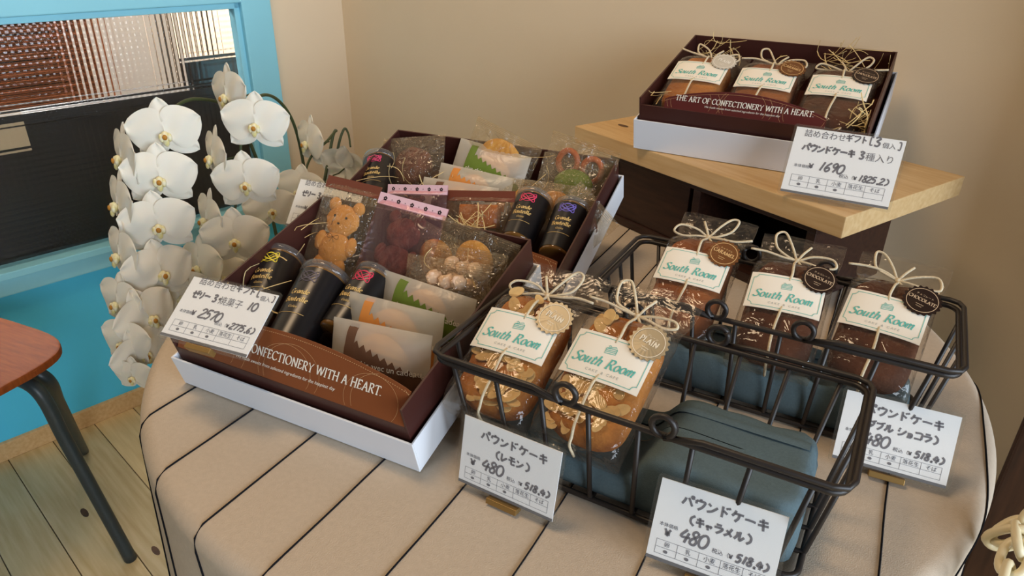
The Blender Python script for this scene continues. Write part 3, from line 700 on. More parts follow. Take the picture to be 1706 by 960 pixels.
    for q in ([(0, .0048), (.0075, .0075), (.0093, .0055), (.0, .0048)], [(0, .0048), (0, 0), (.0093, .0007), (.0093, .0055)], [(0, .0017), (.0093, .0023)], [(0, .0032), (.0093, .0038)], [(.0012, .0066), (.0022, .0078), (.0034, .0068)]):
        ribbon(m, [(ox + a, oy + b) for a, b in q], .0006, f)
    m.build('emblem', M_TEAL, lab)
    # twine: string down the front, round the base, and a bow
    r = .00128; yk = .130; zk = thick(yk) + .0042
    m = MB()
    sw_ = lambda y: (0.0015 * sin(y * 60 + var), y, bag_front(0, y) + .0011)
    m.tube(catmull([(0, yk, zk)] + [sw_(y) for y in (.122, .112, .104, .097)] + [(0, .090, PKT - .0002)], 3), r, 6)
    st_ = MB(); st_.tube(catmull([(0, .058, PKT - .0002)] + [sw_(y) for y in (.050, .042, .034, .026, .018, .010, .003)] + [(0, -.0012, PKT * .7), (0, -.0012, .01)], 3), r, 6); st_.build('string', M_TWINE, t, smooth=True)
    j = lambda s=.004: rn.uniform(-s, s); mi = -1 if var % 3 == 1 else 1
    for lp in ([(0, 0, 0), (.014 * mi, .006 + j(), .004), (.032 * mi, .006 + j(), .006), (.037 * mi, -.003, .005), (.026 * mi, -.006 + j(), .004), (.010 * mi, -.002, .003), (0, 0, .001)],
               [(0, 0, 0), (-.008 * mi, .013 + j(), .004), (-.018 * mi, .026 + j(), .006), (-.026 * mi, .025, .006), (-.022 * mi, .011 + j(), .004), (-.010 * mi, .002, .003), (0, 0, .001)],
               [(0, 0, .001), (-.014 * mi, .001 + j(), .004), (-.03 * mi, .002 + j(.006), .006), (-.046 * mi, .005 + j(.006), .007)],
               [(0, 0, .001), (.008, -.010, .004), (.016, -.021, .005 + .01), (.024, -.030, .0085 + .006)],
               [(0, 0, 0), (.004 * mi, .008, .003), (.010 * mi, .019, .003)]):
        m.tube([(p[0], yk + p[1], zk + p[2]) for p in catmull(lp, 5)], r, 6)
    m.ellipsoid((0, yk, zk + .0012), .0028, .0028, .0022, 10, 6)
    m.build('twine', M_TWINE, t, smooth=True)
    # scalloped seal
    base, inkc, w1, w2 = SEAL[seal]; sx, sy, sr = .0255, .0985, .0158
    def sf(dz):
        def f(x, y): return (x, y, PKT + .0024 + (.055 * (y - .09) if y > .09 else 0) - .10 * max(0, x - .016) + dz)
        return f
    m = MB(); s0 = sf(0); pts = scallop(sx, sy, sr); c0 = s0(sx, sy)
    m.add([c0] + [s0(*p) for p in pts], [(0, 1 + i, 1 + (i + 1) % 120) for i in range(120)])
    s1 = sf(-.0006); m.add([s1(sx, sy)] + [s1(*p) for p in pts], [(0, 1 + (i + 1) % 120, 1 + i) for i in range(120)])
    so = m.build('seal', mat('seal_' + seal, base, .38, .5, metal=.25), t)
    m = MB(); s2 = sf(.0003); ribbon(m, circ(sx, sy, .0131, 40), .0006, s2)
    th = -.22
    rot = lambda x, y: s2(sx + x * cos(th) - y * sin(th), sy + x * sin(th) + y * cos(th))
    sz = .0048 if len(w1) < 6 else .0040 if len(w1) < 8 else .0033
    nibtext(m, w1, 0, -.0012, sz, rot, nib=.16, thin=.06, track=.06, center=True); fonttext(m, w2, 0, .0046, .0026, rot, center=True)
    for k, wv in enumerate((.007, .005)): ribbon(m, [(-wv / 2 + wv * i / 8, -.0052 - .0022 * k + .0004 * sin(i * 2.5)) for i in range(9)], .0004, rot)
    m.build('seal_print', mat('seal_ink_' + seal, inkc, .5, .4), so)
    return t
def pk(x, y, az, e): return fr(x, y, TZ + .0362, az, e)
cake_pack('almond topped cake pack beside the gift box of sweets, gold seal', pk(-.0187, .4867, 29.5, 27.4), 'almond', 'plain', 1)
cake_pack('almond topped cake pack beside the empty half of the basket, gold seal', pk(.0545, .4500, 32.0, 29), 'almond', 'plain', 2)
cake_pack('caramel cake pack with a brown seal, in the basket of dark cakes', pk(.1636, .6252, 28.2, 28.8), 'caramel', 'caramel', 4)
cake_pack('chocolate cake pack with a black seal, between two other dark cakes', pk(.2417, .5693, 27.3, 28), 'choc', 'choc', 3)
cake_pack('chocolate cake pack with a black seal, last in the row above the chocolate price card', pk(.315, .5358, 34, 27.2), 'choc', 'choc', 6)
# ================================================================ GIFT BOXES
def sub(M, x=0, y=0, z=0): return M @ Matrix.Translation((x, y, z))
class Box: pass
def gift_box(M, W, L, ht, hb, lid_label, box_label, style):
    m = MB(); w = .002; e = .0
    m.box(0, W, 0, L, 0, w); m.box(0, W, 0, w, w, ht); m.box(0, W, L - w, L, w, ht); m.box(0, w, w, L - w, w, ht); m.box(W - w, W, w, L - w, w, ht)
    tag(m.build('white_box_lid', M_WHITEBOX, M=M, bevel=.0005), lid_label, 'box lid')
    d = .006; x0, x1, y0, y1 = d, W - d, d, L - .004
    t = thing('gift_box', box_label, 'gift box', sub(M, 0, 0, w + .0004))
    h = hb - w; fh = ht + (.012 if style == 'orange' else .020) - w
    m = MB(); m.box(x0, x1, y0, y1, 0, .0016); m.build('base', M_BROWNBOX, t)
    for nm, b in (('side_wall', (x0, x0 + .0022, y0, y1, .0016, h)), ('side_wall', (x1 - .0022, x1, y0, y1, .0016, h)), ('back_wall', (x0 + .0022, x1 - .0022, y1 - .0022, y1, .0016, h)),
                  ('front_wall', (x0 + .0022, x1 - .0022, y0, y0 + .0022, .0016, fh))):
        m = MB(); m.box(*b); m.build(nm, M_BROWNBOX, t, bevel=.0004)
    # arched front flap leaning back from the fold
    lean = radians(38 if style == 'orange' else 20); n = 40
    fx0, fx1 = (x0 + .004, x1 - .003) if style == 'orange' else (x0 + .035, x1 - .05)
    e0, e1 = (.030, .046) if style == 'orange' else (.012, .030)
    def fm(dz):
        return lambda x, s: (x, y0 + .0005 + s * sin(lean) - dz * cos(lean), fh + s * cos(lean) + dz * sin(lean))
    m = MB(); A, Bk = fm(0), fm(-.0012)
    arch = lambda u: e0 + (e1 - e0) * sin(pi * u) ** .8
    m.grid(lambda u, v: A(fx0 + (fx1 - fx0) * u, arch(u) * v), n, 4); m.grid(lambda u, v: Bk(fx0 + (fx1 - fx0) * (1 - u), arch(1 - u) * v), n, 4)
    m.grid(lambda u, v: (A if v < .5 else Bk)(fx0 + (fx1 - fx0) * u, arch(u)), n, 1)
    flap = m.build('front_flap', M_FLAP if style == 'orange' else M_MAROON, t)
    F = fm(.0003); m = MB()
    txt = 'THE ART OF CONFECTIONERY WITH A HEART.'; wid = sum(R_[c][0] + .04 for c in txt); span = (fx1 - fx0) * (.80 if style == 'orange' else .86); sz = span / wid
    bx = (fx0 + fx1) / 2 - span / 2
    nibtext(m, txt, bx, e0 * (.62 if style == 'orange' else 1.0), sz, F, slant=.12, nib=.13, thin=.05, track=.04)
    fonttext(m, 'We made sweets from selected ingredients for the happiest day', (fx0 + fx1) / 2, e0 * (.32 if style == 'orange' else .55), sz * .56, F, center=True, shear=.35)
    m.build('lettering', M_ICING, flap)
    m = MB()
    for i in range(110):
        u = (i + .2) / 110; u2 = (i + .7) / 110
        ribbon(m, [(fx0 + (fx1 - fx0) * u, arch(u) - .003), (fx0 + (fx1 - fx0) * u2, arch(u2) - .003)], .0005, F)
    for cu, cr in ((.16, .030), (.2, .033), (.86, .028), (.9, .031), (.5, .03), (.53, .032)):
        P = [(fx0 + (fx1 - fx0) * cu + cr * cos(a * pi / 30), .012 + cr * .8 * sin(a * pi / 30)) for a in range(61)]
        P = [p for p in P]; seg = []
        for p in P + [None]:
            ok = p is not None and fx0 + .001 < p[0] < fx1 - .001 and .0005 < p[1] < arch((p[0] - fx0) / (fx1 - fx0)) - .001
            if ok: seg.append(p)
            elif len(seg) > 1: ribbon(m, seg, .00025, F); seg = []
            else: seg = []
    m.build('gold_line_print', mat('gold_line', (206, 160, 112), .5, .4), flap)
    b = Box(); b.M = M; b.inv = M.inverted(); b.X = M.col[0].to_3d(); b.Y = M.col[1].to_3d(); b.Z = M.col[2].to_3d(); b.o = M.col[3].to_3d(); b.W, b.L, b.hb = W, L, hb
    return b
def wedge(label, az, o, W, L, h0, tilt):
    m = MB(); y0, y1 = .02, L * cos(radians(tilt)) - .02; tn = math.tan(radians(tilt))
    z = lambda y: h0 + y * tn - .0012
    vs = []
    for x in (.03, W - .03): vs += [(x, y0, 0), (x, y1, 0), (x, y1, z(y1)), (x, y0, z(y0))]
    m.add(vs, [(0, 1, 2, 3), (7, 6, 5, 4), (0, 4, 5, 1), (1, 5, 6, 2), (2, 6, 7, 3), (3, 7, 4, 0)])
    tag(m.build('display_wedge', dk, M=fr(o[0], o[1], TZ + .0008, az)), label, 'stand')
FBo = (-.3294, .5985, TZ + .001); BBo = (-.2667, .8519, TZ + .0098)
wedge('dark wooden wedge propping the gift box with the chestnut flap', 26.5, FBo, .2833, .2536, .0005, 14.5)
wedge('dark wooden wedge propping the gift box beside the crate', 22.9, BBo, .3515, .257, .0088, 17)
FB = gift_box(fr(*FBo, 26.5, 14.5), .2833, .2536, .0366, .0709, 'white card lid under the gift box with the chestnut flap', 'dark brown gift box of sweets with an orange brown arched flap', 'orange')
BB = gift_box(fr(*BBo, 22.9, 17), .3515, .257, .036, .063, 'white card lid under the gift box of sweets beside the crate', 'dark brown gift box of sweets behind the one with the chestnut flap', 'orange')
TBo = (.170, 1.002, BZ + .0008)
TB = gift_box(fr(*TBo, 29.4, 13.9), .302, .247, .0443, .0745, 'white card lid under the gift box on the pine board', 'maroon gift box of three cakes on the pine board', 'maroon')
wedgeM = fr(TBo[0], TBo[1], BZ + .0004, 29.4)
m = MB(); m.add([(x, y, z) for x in (.05, .22) for y, z in ((.03, 0), (.10, 0), (.10, .0238), (.03, .0066))], [(0, 1, 2, 3), (7, 6, 5, 4), (0, 4, 5, 1), (1, 5, 6, 2), (2, 6, 7, 3), (3, 7, 4, 0)])
tag(m.build('display_wedge', dk, M=wedgeM), 'small dark wedge under the white lid on the pine board', 'stand')

# cards clipped to the gift boxes
price_card('price card for the gift box of three cakes, on the pine board', fr(.3645, .777, BZ + .0045, 30, 64), .122, .083, 'gift3')
price_card('price card clipped to the gift box with the chestnut flap', fr(-.277, .541, TZ + .078, 21.5, 35), .104, .069, 'gift10')

# ================================================================ SWEETS IN THE BOXES
def box_hit(B, px, py, zl):
    p = onplane(px, py, B.o + B.Z * zl, B.Z); return B.inv @ p
def place(B, base, zl, top, elev, hw=.025, clampit=True):
    """stand a packet in box B: foot under pixel base at height zl, leaning at elev, its head at pixel top"""
    b = box_hit(B, base[0], base[1], zl)
    if clampit: b.x = min(max(b.x, hw + .0095), B.W - hw - .0095); b.y = min(max(b.y, .02), B.L - .016 - max(0, B.hb - zl) / math.tan(radians(max(elev, 25))))
    e = radians(elev); pw = B.M @ b
    Yd = B.Y * cos(e) + B.Z * sin(e); N = B.X.cross(Yd)
    tp = onplane(top[0], top[1], pw, N); v = tp - pw; h = v.length
    Y = v.normalized(); X = Y.cross(N).normalized()
    return mat4(pw, X, Y, N), h
def pillow(w, h, t, strip=.0, slant=0):
    def S(x, y, side=1, off=0):
        k = max(0, 1 - abs(2 * x / w) ** 2.6) ** .7; ye = min(1, max(0, y / (h - strip)))
        g = max(0, sin(pi * min(1, .06 + .94 * ye))) ** .55 if y < h - strip else 0
        q = .0006 * noise.noise(Vector((x * 120, y * 120, w * 900)))
        return (x, y + slant * x * (y / h), side * (t / 2 * k * g + .0005) + (q if g > 0 else 0) + off * side)
    return S
def wrap(name, S, w, h, m_, parent, nx=14, ny=16, label=None):
    m = MB(); m.grid(lambda u, v: S(-w / 2 + w * u, h * v, 1), nx, ny); m.grid(lambda u, v: S(w / 2 - w * u, h * v, -1), nx, ny)
    return m.build(name, m_, parent, smooth=True, label=label)
M_BEAR = mat('baked_biscuit', (214, 150, 78), .8, .2, noise_amt=.15, nscale=60, bump=.3)
M_DARKB = mat('cocoa_biscuit', (108, 62, 48), .85, .2, rgb2=(72, 40, 32), nscale=90, bump=.6)
M_MER = mat('pale_meringue', (236, 206, 182), .85, .2, noise_amt=.08, nscale=60)
M_GOLD = mat('golden_biscuit', (214, 160, 72), .8, .2, rgb2=(190, 130, 50), nscale=60, bump=.3)
M_MATCHA = mat('green_tea_cake', (104, 122, 44), .85, .2, noise_amt=.2, nscale=80, bump=.4)
M_FIN = mat('brown_financier', (176, 104, 52), .8, .25, rgb2=(140, 76, 36), nscale=60, bump=.4)
M_PRETZ = mat('glazed_pretzel', (176, 92, 48), .5, .4, noise_amt=.2, nscale=60)
M_BAND = mat('brown_seal_band', (112, 56, 38), .4, .5)
M_BLACK = mat('black_ink', (34, 26, 26), .7, .2)
M_GREEN = mat('leaf_green_band', (98, 118, 40), .6, .3)
M_OCHRE = mat('ochre_band', (206, 132, 60), .6, .3); M_UMBER = mat('umber_band', (104, 72, 52), .6, .3)
def bear(t, cm, h, eyes=True):
    m = MB(); B_ = min(1.3, (h - .018) / .070); c = .004 + .037 * B_
    for x, y, rx, ry, rz in ((0, c - .013, .0165, .0170, .0055), (0, c + .013, .0175, .0145, .0058), (-.013, c + .026, .0062, .0062, .004), (.013, c + .026, .0062, .0062, .004), (-.0165, c - .008, .006, .009, .004), (.0165, c - .008, .006, .009, .004), (-.010, c - .028, .0075, .008, .0045), (.010, c - .028, .0075, .008, .0045)):
        m.ellipsoid((x * B_, c + (y - c) * B_, 0), rx * B_, ry * B_, rz * 1.05, 18, 10, bump=.12)
    b = m.build('bear_biscuit', cm, t, smooth=True)
    if eyes:
        m = MB()
        for x in (-.008, .008): m.ellipsoid((x, c + .0155 * B_, .0058), .0017, .0017, .0009, 8, 5)
        m.ellipsoid((0, c + .0095 * B_, .0060), .002, .0014, .001, 8, 5); m.build('face', M_BLACK, b, smooth=True)
        m = MB()
        f = lambda x, y: (x, y, .0085)
        for q in ([(0, 0), (.006, .003), (.008, 0), (.006, -.002), (0, 0)], [(0, 0), (-.006, .003), (-.008, 0), (-.006, -.002), (0, 0)], [(0, 0), (.003, -.006)], [(0, 0), (-.003, -.006)]):
            ribbon(m, [(p[0], c - .004 + p[1]) for p in catmull([(a, b_, 0) for a, b_ in q], 4)], .0005, f)
        m.build('ribbon_print', M_BLACK, t)
def clear_packet(label, B, base, zl, top, elev, w, kind, group=None):
    M, h = place(B, base, zl, top, elev, w / 2); t = thing('sweet_packet', label, 'sweets', M, group or 'clear packets in the gift boxes')
    tk = {'bear': .022, 'cocoa_bear': .023, 'round': .018, 'meringue': .024, 'matcha': .020, 'financier': .022, 'pretzel': .016, 'cocoa': .026, 'shell': .02}[kind]
    S = pillow(w, h, tk, .010); film_ = M_PINKFILM if kind == 'cocoa_bear' or kind == 'pink' else M_BAG2
    if kind == 'bear': bear(t, M_BEAR, h)
    elif kind == 'cocoa_bear': bear(t, M_DARKB, h, False)
    else:
        m = MB(); c = h * .45; r = min(w * .38, h * .36)
        if kind == 'round': m.ellipsoid((0, c, 0), r, r, .006, 28, 12, bump=.04); nm, mm = 'biscuit', M_GOLD
        elif kind == 'cocoa': m.ellipsoid((0, c, 0), r * 1.05, r, .0105, 24, 12, bump=.18); nm, mm = 'cocoa_biscuit', M_DARKB
        elif kind == 'meringue':
            for i, (x, y) in enumerate(((-.5, -.2), (.45, -.35), (0, .45), (.6, .5), (-.65, .55))): m.ellipsoid((x * r * 1.1, c + y * r, 0), r * .36, r * .36, .0095, 14, 8, bump=.35, seed=i * 3)
            nm, mm = 'meringue', M_MER
        elif kind == 'matcha': m.ellipsoid((0, c, 0), r * 1.15, r * .9, .0085, 22, 10, bump=.08); nm, mm = 'green_cake', M_MATCHA
        elif kind == 'financier':
            m.box(-r * 1.15, r * 1.15, c - r * .55, c + r * .75, -.008, .008); nm, mm = 'cake_bar', M_FIN
        elif kind == 'pretzel':
            for x in (-.5, .5): m.tube([(x * r * 1.3 + r * .5 * cos(a * pi / 8), c + r * .6 * sin(a * pi / 8) + .006, 0) for a in range(16)], .0042, 8, closed=True)
            nm, mm = 'pretzel', M_PRETZ
        else:
            m.grid(lambda u, v: ((v - .5) * 2 * r * 1.2 * sin(pi * (u * .96 + .02)) ** .5, c - r + 2 * r * u, .007 * sin(pi * u) ** .6 * (1 + .12 * cos(v * 40)) * (1 - (2 * v - 1) ** 4)), 20, 40)
            m.grid(lambda u, v: ((.5 - v) * 2 * r * 1.2 * sin(pi * (u * .96 + .02)) ** .5, c - r + 2 * r * u, -.002), 8, 8); nm, mm = 'shell_cake', M_GOLD
        m.build(nm, mm, t, smooth=kind != 'financier', bevel=.003 if kind == 'financier' else 0)
    wrap('bag', S, w, h, film_, t)
    if kind in ('bear', 'financier') :
        m = MB(); m.grid(lambda u, v: S(-w / 2 + w * u, h - .014 + .014 * v, 1, .0004), 8, 3); m.grid(lambda u, v: S(w / 2 - w * u, h - .014 + .014 * v, -1, .0004), 8, 3); m.build('seal_band', M_BAND, t)
    elif kind == 'cocoa_bear':
        m = MB(); m.grid(lambda u, v: S(-w / 2 + w * u, h - .013 + .013 * v, 1, .0002), 8, 3); m.grid(lambda u, v: S(w / 2 - w * u, h - .013 + .013 * v, -1, .0002), 8, 3); m.build('seal_band', mat('pink_band', (226, 188, 198), .6, .3), t); flowers(t, S, w, h)
    else:
        m = MB()
        for k in range(4): m.tube([S(-w / 2 + w * u / 10, h - .002 - .0022 * k, 1, .0003) for u in range(11)], .00025, 4)
        m.build('crimped_seal', M_BAG2, t)
    return t
def flowers(t, S, w, h):
    m = MB(); n = 5
    for i in range(n):
        cx = -w / 2 + w * (i + .5) / n; cy = h - .006
        for k in range(5):
            a = k * 2 * pi / 5 + .3; m.add([S(cx + .0016 * cos(a) + .0011 * cos(b * pi / 3), cy + .0016 * sin(a) + .0011 * sin(b * pi / 3), 1, .0004) for b in range(6)], [tuple(range(6))])
        if i < n - 1: m.add([S(cx + w / n / 2 + .0006 * cos(b * pi / 3), cy + .0006 * sin(b * pi / 3), 1, .0004) for b in range(6)], [tuple(range(6))])
    m.build('flower_print', M_BLACK, t)
def wax_packet(label, B, base, zl, top, elev, w, bandm, group=None, text=True, cakem=None):
    M, h = place(B, base, zl, top, elev, w / 2); t = thing('waxed_sweet_packet', label, 'sweets', M, group or 'waxed packets in the gift boxes')
    S = pillow(w, h, .026, .002, slant=0)
    m = MB(); c = h * .48; r = min(h * .4, .026)
    m.grid(lambda u, v: (-r * 1.25 + 2.5 * r * u, c + (v - .5) * 2 * r * sin(pi * (u * .94 + .03)) ** .6, .0095 * (1 - (2 * v - 1) ** 4) * sin(pi * u) ** .5 * (1 + .1 * cos(v * 36))), 22, 36)
    m.grid(lambda u, v: (r * 1.25 - 2.5 * r * u, c + (v - .5) * 2 * r * sin(pi * (u * .94 + .03)) ** .6, -.006 * sin(pi * u)), 12, 8); m.build('shell_cake', cakem or M_GOLD, t, smooth=True)
    wrap('wrapper', S, w, h, M_WAX, t)
    m = MB(); x0 = -w * .30                       # upright band near one end, then a saw-toothed field along the foot
    m.grid(lambda u, v: S(x0 + .011 * u, h * .02 + h * .95 * v, 1, .0004), 4, 14)
    nt_ = 9; xs = [x0 + .010 + (w * .47 - x0 - .010) * i / (nt_ * 2) for i in range(nt_ * 2 + 1)]
    for a in range(len(xs) - 1):
        ya = h * (.70 - .36 * (a / (nt_ * 2))) + (.005 if a % 2 else 0); yb = h * (.70 - .36 * ((a + 1) / (nt_ * 2))) + (.005 if (a + 1) % 2 else 0)
        m.grid(lambda u, v: S(xs[a] + (xs[a + 1] - xs[a]) * u, h * .03 + ((ya + (yb - ya) * u) - h * .03) * v, 1, .0004), 2, 8)
    m.build('toothed_band', bandm, t, smooth=True)
    if text:
        m = MB(); f = lambda x, y: S(x, y, 1, .0009)
        fonttext(m, 'plus chic avec un cadeau.', -w * .27, h * .40, w * .074, f); m.build('lettering', M_ICING, t)
    return t
M_JAR = mat('amber_jelly', (120, 84, 40), .12, .5, coat=.5); M_JLAB = mat('black_sleeve', (24, 22, 24), .3, .5)
M_LID = film('clear_lid', (235, 240, 245), .12, .06, (220, 225, 230), wr=0)
def bottle(label, B, base, zl, top, elev, logo, yaw=0, group=None, r=.0235):
    M, h = place(B, base, r + .006, top, elev, r * 1.08); h = min(max(h, .06), .095); t = thing('jelly_bottle', label, 'bottle', M @ Matrix.Rotation(yaw, 4, 'Y'), group or 'jelly bottles in the gift boxes')
    m = MB(); m.lathe([(0, 0), (r * .80, 0), (r * .86, .003), (r * .97, h * .75), (r, h * .9), (r * .96, h * .94), (0, h * .94)], 32, axis='y'); m.build('jar', M_JAR, t, smooth=True)
    rad = lambda y: r * (.86 + .14 * y / (h * .9)) + .0006
    def L(x, y, off=0):                            # x = arc length round the jar from the front
        R = rad(y) + off; a = pi / 2 - x / rad(y); return (R * cos(a), y, R * sin(a))
    m = MB(); m.grid(lambda u, v: L((u - .5) * r * 3.9, .004 + (h * .88 - .004) * v), 30, 6); m.build('label_sleeve', M_JLAB, t, smooth=True)
    m = MB(); m.lathe([(r * .98, h * .90), (r * 1.07, h * .91), (r * 1.08, h * .985), (r * 1.0, h), (0, h * 1.0), (0, h * .985), (r * .9, h * .97), (r * .9, h * .94)], 32, axis='y'); m.build('lid', M_LID, t, smooth=True)
    m = MB(); f = lambda x, y: L(x, y, .0004)
    nibtext(m, 'Grande', 0, h * .52, .0058, f, nib=.16, thin=.06, track=.03, center=True); nibtext(m, 'Bouteille', 0, h * .42, .0058, f, nib=.16, thin=.06, track=.03, center=True)
    fonttext(m, 'Gelée', 0, h * .34, .0042, f, center=True, shear=.3); ribbon(m, [(-.015 + .03 * i / 12, h * .28) for i in range(13)], .0005, f); m.build('lettering', mat('gilt_print', (208, 176, 110), .5, .4), t)
    m = MB(); cy = h * .76                          # looping monogram flourish
    for k, (a, b, sx, sy, ph) in enumerate(((2, 3, .010, .0065, 0), (3, 2, .008, .0055, .8), (1, 2, .0105, .004, .4))):
        ribbon(m, [(sx * sin(a * q * pi / 30 + ph), cy + sy * sin(b * q * pi / 30)) for q in range(61)], .0008, f)
    m.build('monogram', mat('mono_%d_%d_%d' % logo, logo, .5, .4), t)
    return t
# --- box with the chestnut flap
bottle('black jelly bottle with a yellow monogram', FB, (392, 520), .026, (474, 430), 8, (226, 206, 60))
bottle('black jelly bottle with a dark grey monogram', FB, (478, 580), .022, (552, 448), 10, (86, 80, 92), r=.026)
bottle('black jelly bottle with a red monogram, between wrapped cakes in the chestnut box', FB, (560, 560), .022, (632, 462), 8, (206, 44, 84))
clear_packet('packet with a golden bear biscuit and a brown seal', FB, (552, 452), .014, (592, 302), 42, 0.076, 'bear')
clear_packet('pink topped packet with a dark bear biscuit', FB, (640, 486), .016, (690, 334), 42, 0.090, 'cocoa_bear')
clear_packet('clear packet with a round golden biscuit in the corner of the chestnut box', FB, (792, 462), .02, (802, 384), 64, 0.095, 'round')
clear_packet('clear packet with pale meringues beside the round golden biscuit', FB, (766, 500), .022, (776, 412), 58, 0.098, 'meringue')
clear_packet('clear packet with pale meringues behind the green banded packet', FB, (738, 528), .022, (748, 432), 54, 0.098, 'meringue')
wax_packet('waxed packet with a leaf green band beside the meringues', FB, (700, 552), .016, (716, 474), 56, .110, M_GREEN)
wax_packet('waxed packet with an ochre band between green and umber ones', FB, (648, 600), .016, (660, 504), 56, .110, M_OCHRE)
wax_packet('waxed packet with an umber band behind the chestnut flap', FB, (628, 655), .012, (636, 543), 56, .110, M_UMBER)
# --- box beside the crate
bottle('black jelly bottle with a pink monogram beside the dark cocoa biscuit', BB, (588, 335), .022, (634, 268), 8, (214, 70, 120))
bottle('black jelly bottle with a red pink monogram beside the wood wool', BB, (858, 408), .022, (892, 332), 10, (216, 62, 100))
bottle('black jelly bottle with a violet blue monogram', BB, (930, 432), .022, (956, 348), 10, (112, 100, 190))
clear_packet('clear packet with a thick dark cocoa biscuit', BB, (672, 318), .014, (690, 228), 40, 0.100, 'cocoa')
clear_packet('clear packet with a shell shaped golden cake by the back wall', BB, (838, 275), .02, (850, 220), 68, 0.104, 'shell')
wax_packet('waxed packet with a leaf green band beside the cocoa biscuit', BB, (806, 318), .014, (826, 246), 46, .112, M_GREEN)
wax_packet('waxed packet with an ochre band behind the pink flowered packet', BB, (782, 342), .02, (795, 284), 50, .112, M_OCHRE, text=False)
wax_packet('waxed packet with an umber band behind the brown sealed cake bar', BB, (758, 366), .02, (768, 304), 50, .112, M_UMBER, text=False)
clear_packet('pink topped packet with flower prints beside the brown sealed cake bar', BB, (690, 386), .016, (696, 308), 46, 0.090, 'cocoa_bear')
clear_packet('packet with a cake bar and a brown seal', BB, (796, 402), .014, (802, 318), 46, 0.095, 'financier')
clear_packet('clear packet with a shell shaped golden cake behind the jelly bottles', BB, (918, 372), .016, (930, 306), 46, 0.102, 'shell')
clear_packet('clear packet with a green tea cake', BB, (950, 340), .016, (966, 264), 46, 0.102, 'matcha')
clear_packet('clear packet with two small pretzels by the crate', BB, (966, 300), .018, (978, 236), 68, 0.098, 'pretzel')
clear_packet('clear packet with a cocoa biscuit against the box wall beside the violet bottle', BB, (982, 412), .016, (1000, 338), 46, 0.076, 'cocoa')
clear_packet('clear packet with a shell shaped cake between the wood wool and the green tea cake', BB, (872, 368), .016, (884, 300), 46, 0.095, 'shell')
clear_packet('clear packet with a round golden biscuit beside the pink topped bear packet', FB, (728, 450), .016, (742, 386), 64, 0.093, 'round')
# --- three cakes in the box on the board
for i, (px, py, knd, sl, lb) in enumerate(((1152, 170, 'plain', 'silver', 'small golden cake pack with a silver seal in the maroon box'), (1268, 185, 'caramel', 'caramel', 'small cake pack with a brown seal in the maroon box'), (1388, 205, 'choc', 'choc', 'small cake pack with a black seal in the maroon box'))):
    p = TB.M @ Vector((.058 + .093 * i, .026, .022))
    X, Y, Z = axes(29.4, 13.9 + 9)
    cake_pack(lb, mat4(p, X, Y, Z), knd, sl, 8 + i, scale=1.08, length=1.02)
# wood wool
def wood_wool(label, B, spots, seed, zlo, zhi, name='wood_wool'):
    rn = random.Random(seed); m = MB()
    for x, y, n, sp_ in spots:
        for i in range(n):
            c = Vector((x + rn.gauss(0, sp_), y + rn.gauss(0, sp_), zlo + rn.random() * (zhi - zlo)))
            d = Vector((rn.uniform(-1, 1), rn.uniform(-1, 1), rn.uniform(-.4, .9))).normalized(); nn = d.orthogonal().normalized(); l = rn.uniform(.015, .04); bend = rn.uniform(-.012, .012)
            P = [c + d * l * (k / 6 - .5) * 1.6 + nn * bend * (1 - (2 * k / 6 - 1) ** 2) for k in range(7)]
            P = [Vector((min(max(p.x, .012), B.W - .012), min(max(p.y, .014), B.L - .010), max(p.z, .006))) for p in P]
            m.tube(P, .0007, 4, flat=.5)
    return tag(m.build(name, M_STRAW, M=B.M), label, 'wood wool', kind='stuff')
wood_wool('pale wood wool shreds in the box with the chestnut flap', FB, [(.02, .05, 6, .01), (.03, .12, 5, .012), (.2, .22, 5, .02), (.02, .2, 4, .01)], 3, .03, .066)
wood_wool('pale wood wool shreds in the gift box beside the crate', BB, [(.2, .09, 26, .010), (.05, .15, 6, .02), (.1, .2, 5, .03), (.25, .22, 6, .03)], 4, .03, .056)
wood_wool('pale wood wool shreds in the maroon box', TB, [(.05, .228, 18, .014), (.24, .230, 24, .022), (.14, .232, 4, .02), (.285, .035, 18, .010), (.02, .03, 5, .006)], 5, .045, .082)

# the second gift price card stands between the boxes
price_card('price card leaning on the gift box beside the crate, half hidden by the bear packet', fr(-.236, .79, TZ + .085, 24, 52), .100, .067, 'giftback')

# ================================================================ ORCHID
M_PET = mat('white_orchid_petal', (232, 226, 210), .6, .3, noise_amt=.05, nscale=20, sss=.25)
M_LIP = mat('orchid_lip', (214, 200, 120), .6, .3, rgb2=(240, 236, 214), nscale=120)
M_LIPC = mat('orchid_throat', (176, 120, 40), .6, .3)
M_STEM = mat('dark_green_stem', (58, 70, 40), .5, .4)
def petal_mb(L, Wd, cup, a0, wide=.62, z0=0):
    m = MB()
    def fn(u, v):
        hw = Wd / 2 * (sin(pi * min(1, v ** wide)) ** .62 if v < 1 else 0) + .0012 * (1 - v)
        x = (u * 2 - 1) * hw; y = L * v; z = z0 + cup * (v * v) - .10 * hw * (u * 2 - 1) ** 2 + .0012 * sin(u * 9 + v * 7)
        return (x * cos(a0) - y * sin(a0), x * sin(a0) + y * cos(a0), z)
    m.grid(fn, 10, 12); return m
def mesh_of(mb, name, mats): o = mb.build(name, mats, smooth=True); me = o.data; bpy.data.objects.remove(o); return me
ms = MB()
for a in (0, radians(128), radians(-128)):
    p = petal_mb(.050, .036, -.006, a, .75, -.002); ms.add(p.v, p.f)
ME_SEP = mesh_of(ms, 'flower', M_PET)
ME_PL = mesh_of(petal_mb(.054, .062, -.007, radians(72), .72, .0015), 'petal', M_PET); ME_PR = mesh_of(petal_mb(.054, .062, -.007, radians(-72), .72, .0015), 'petal', M_PET)
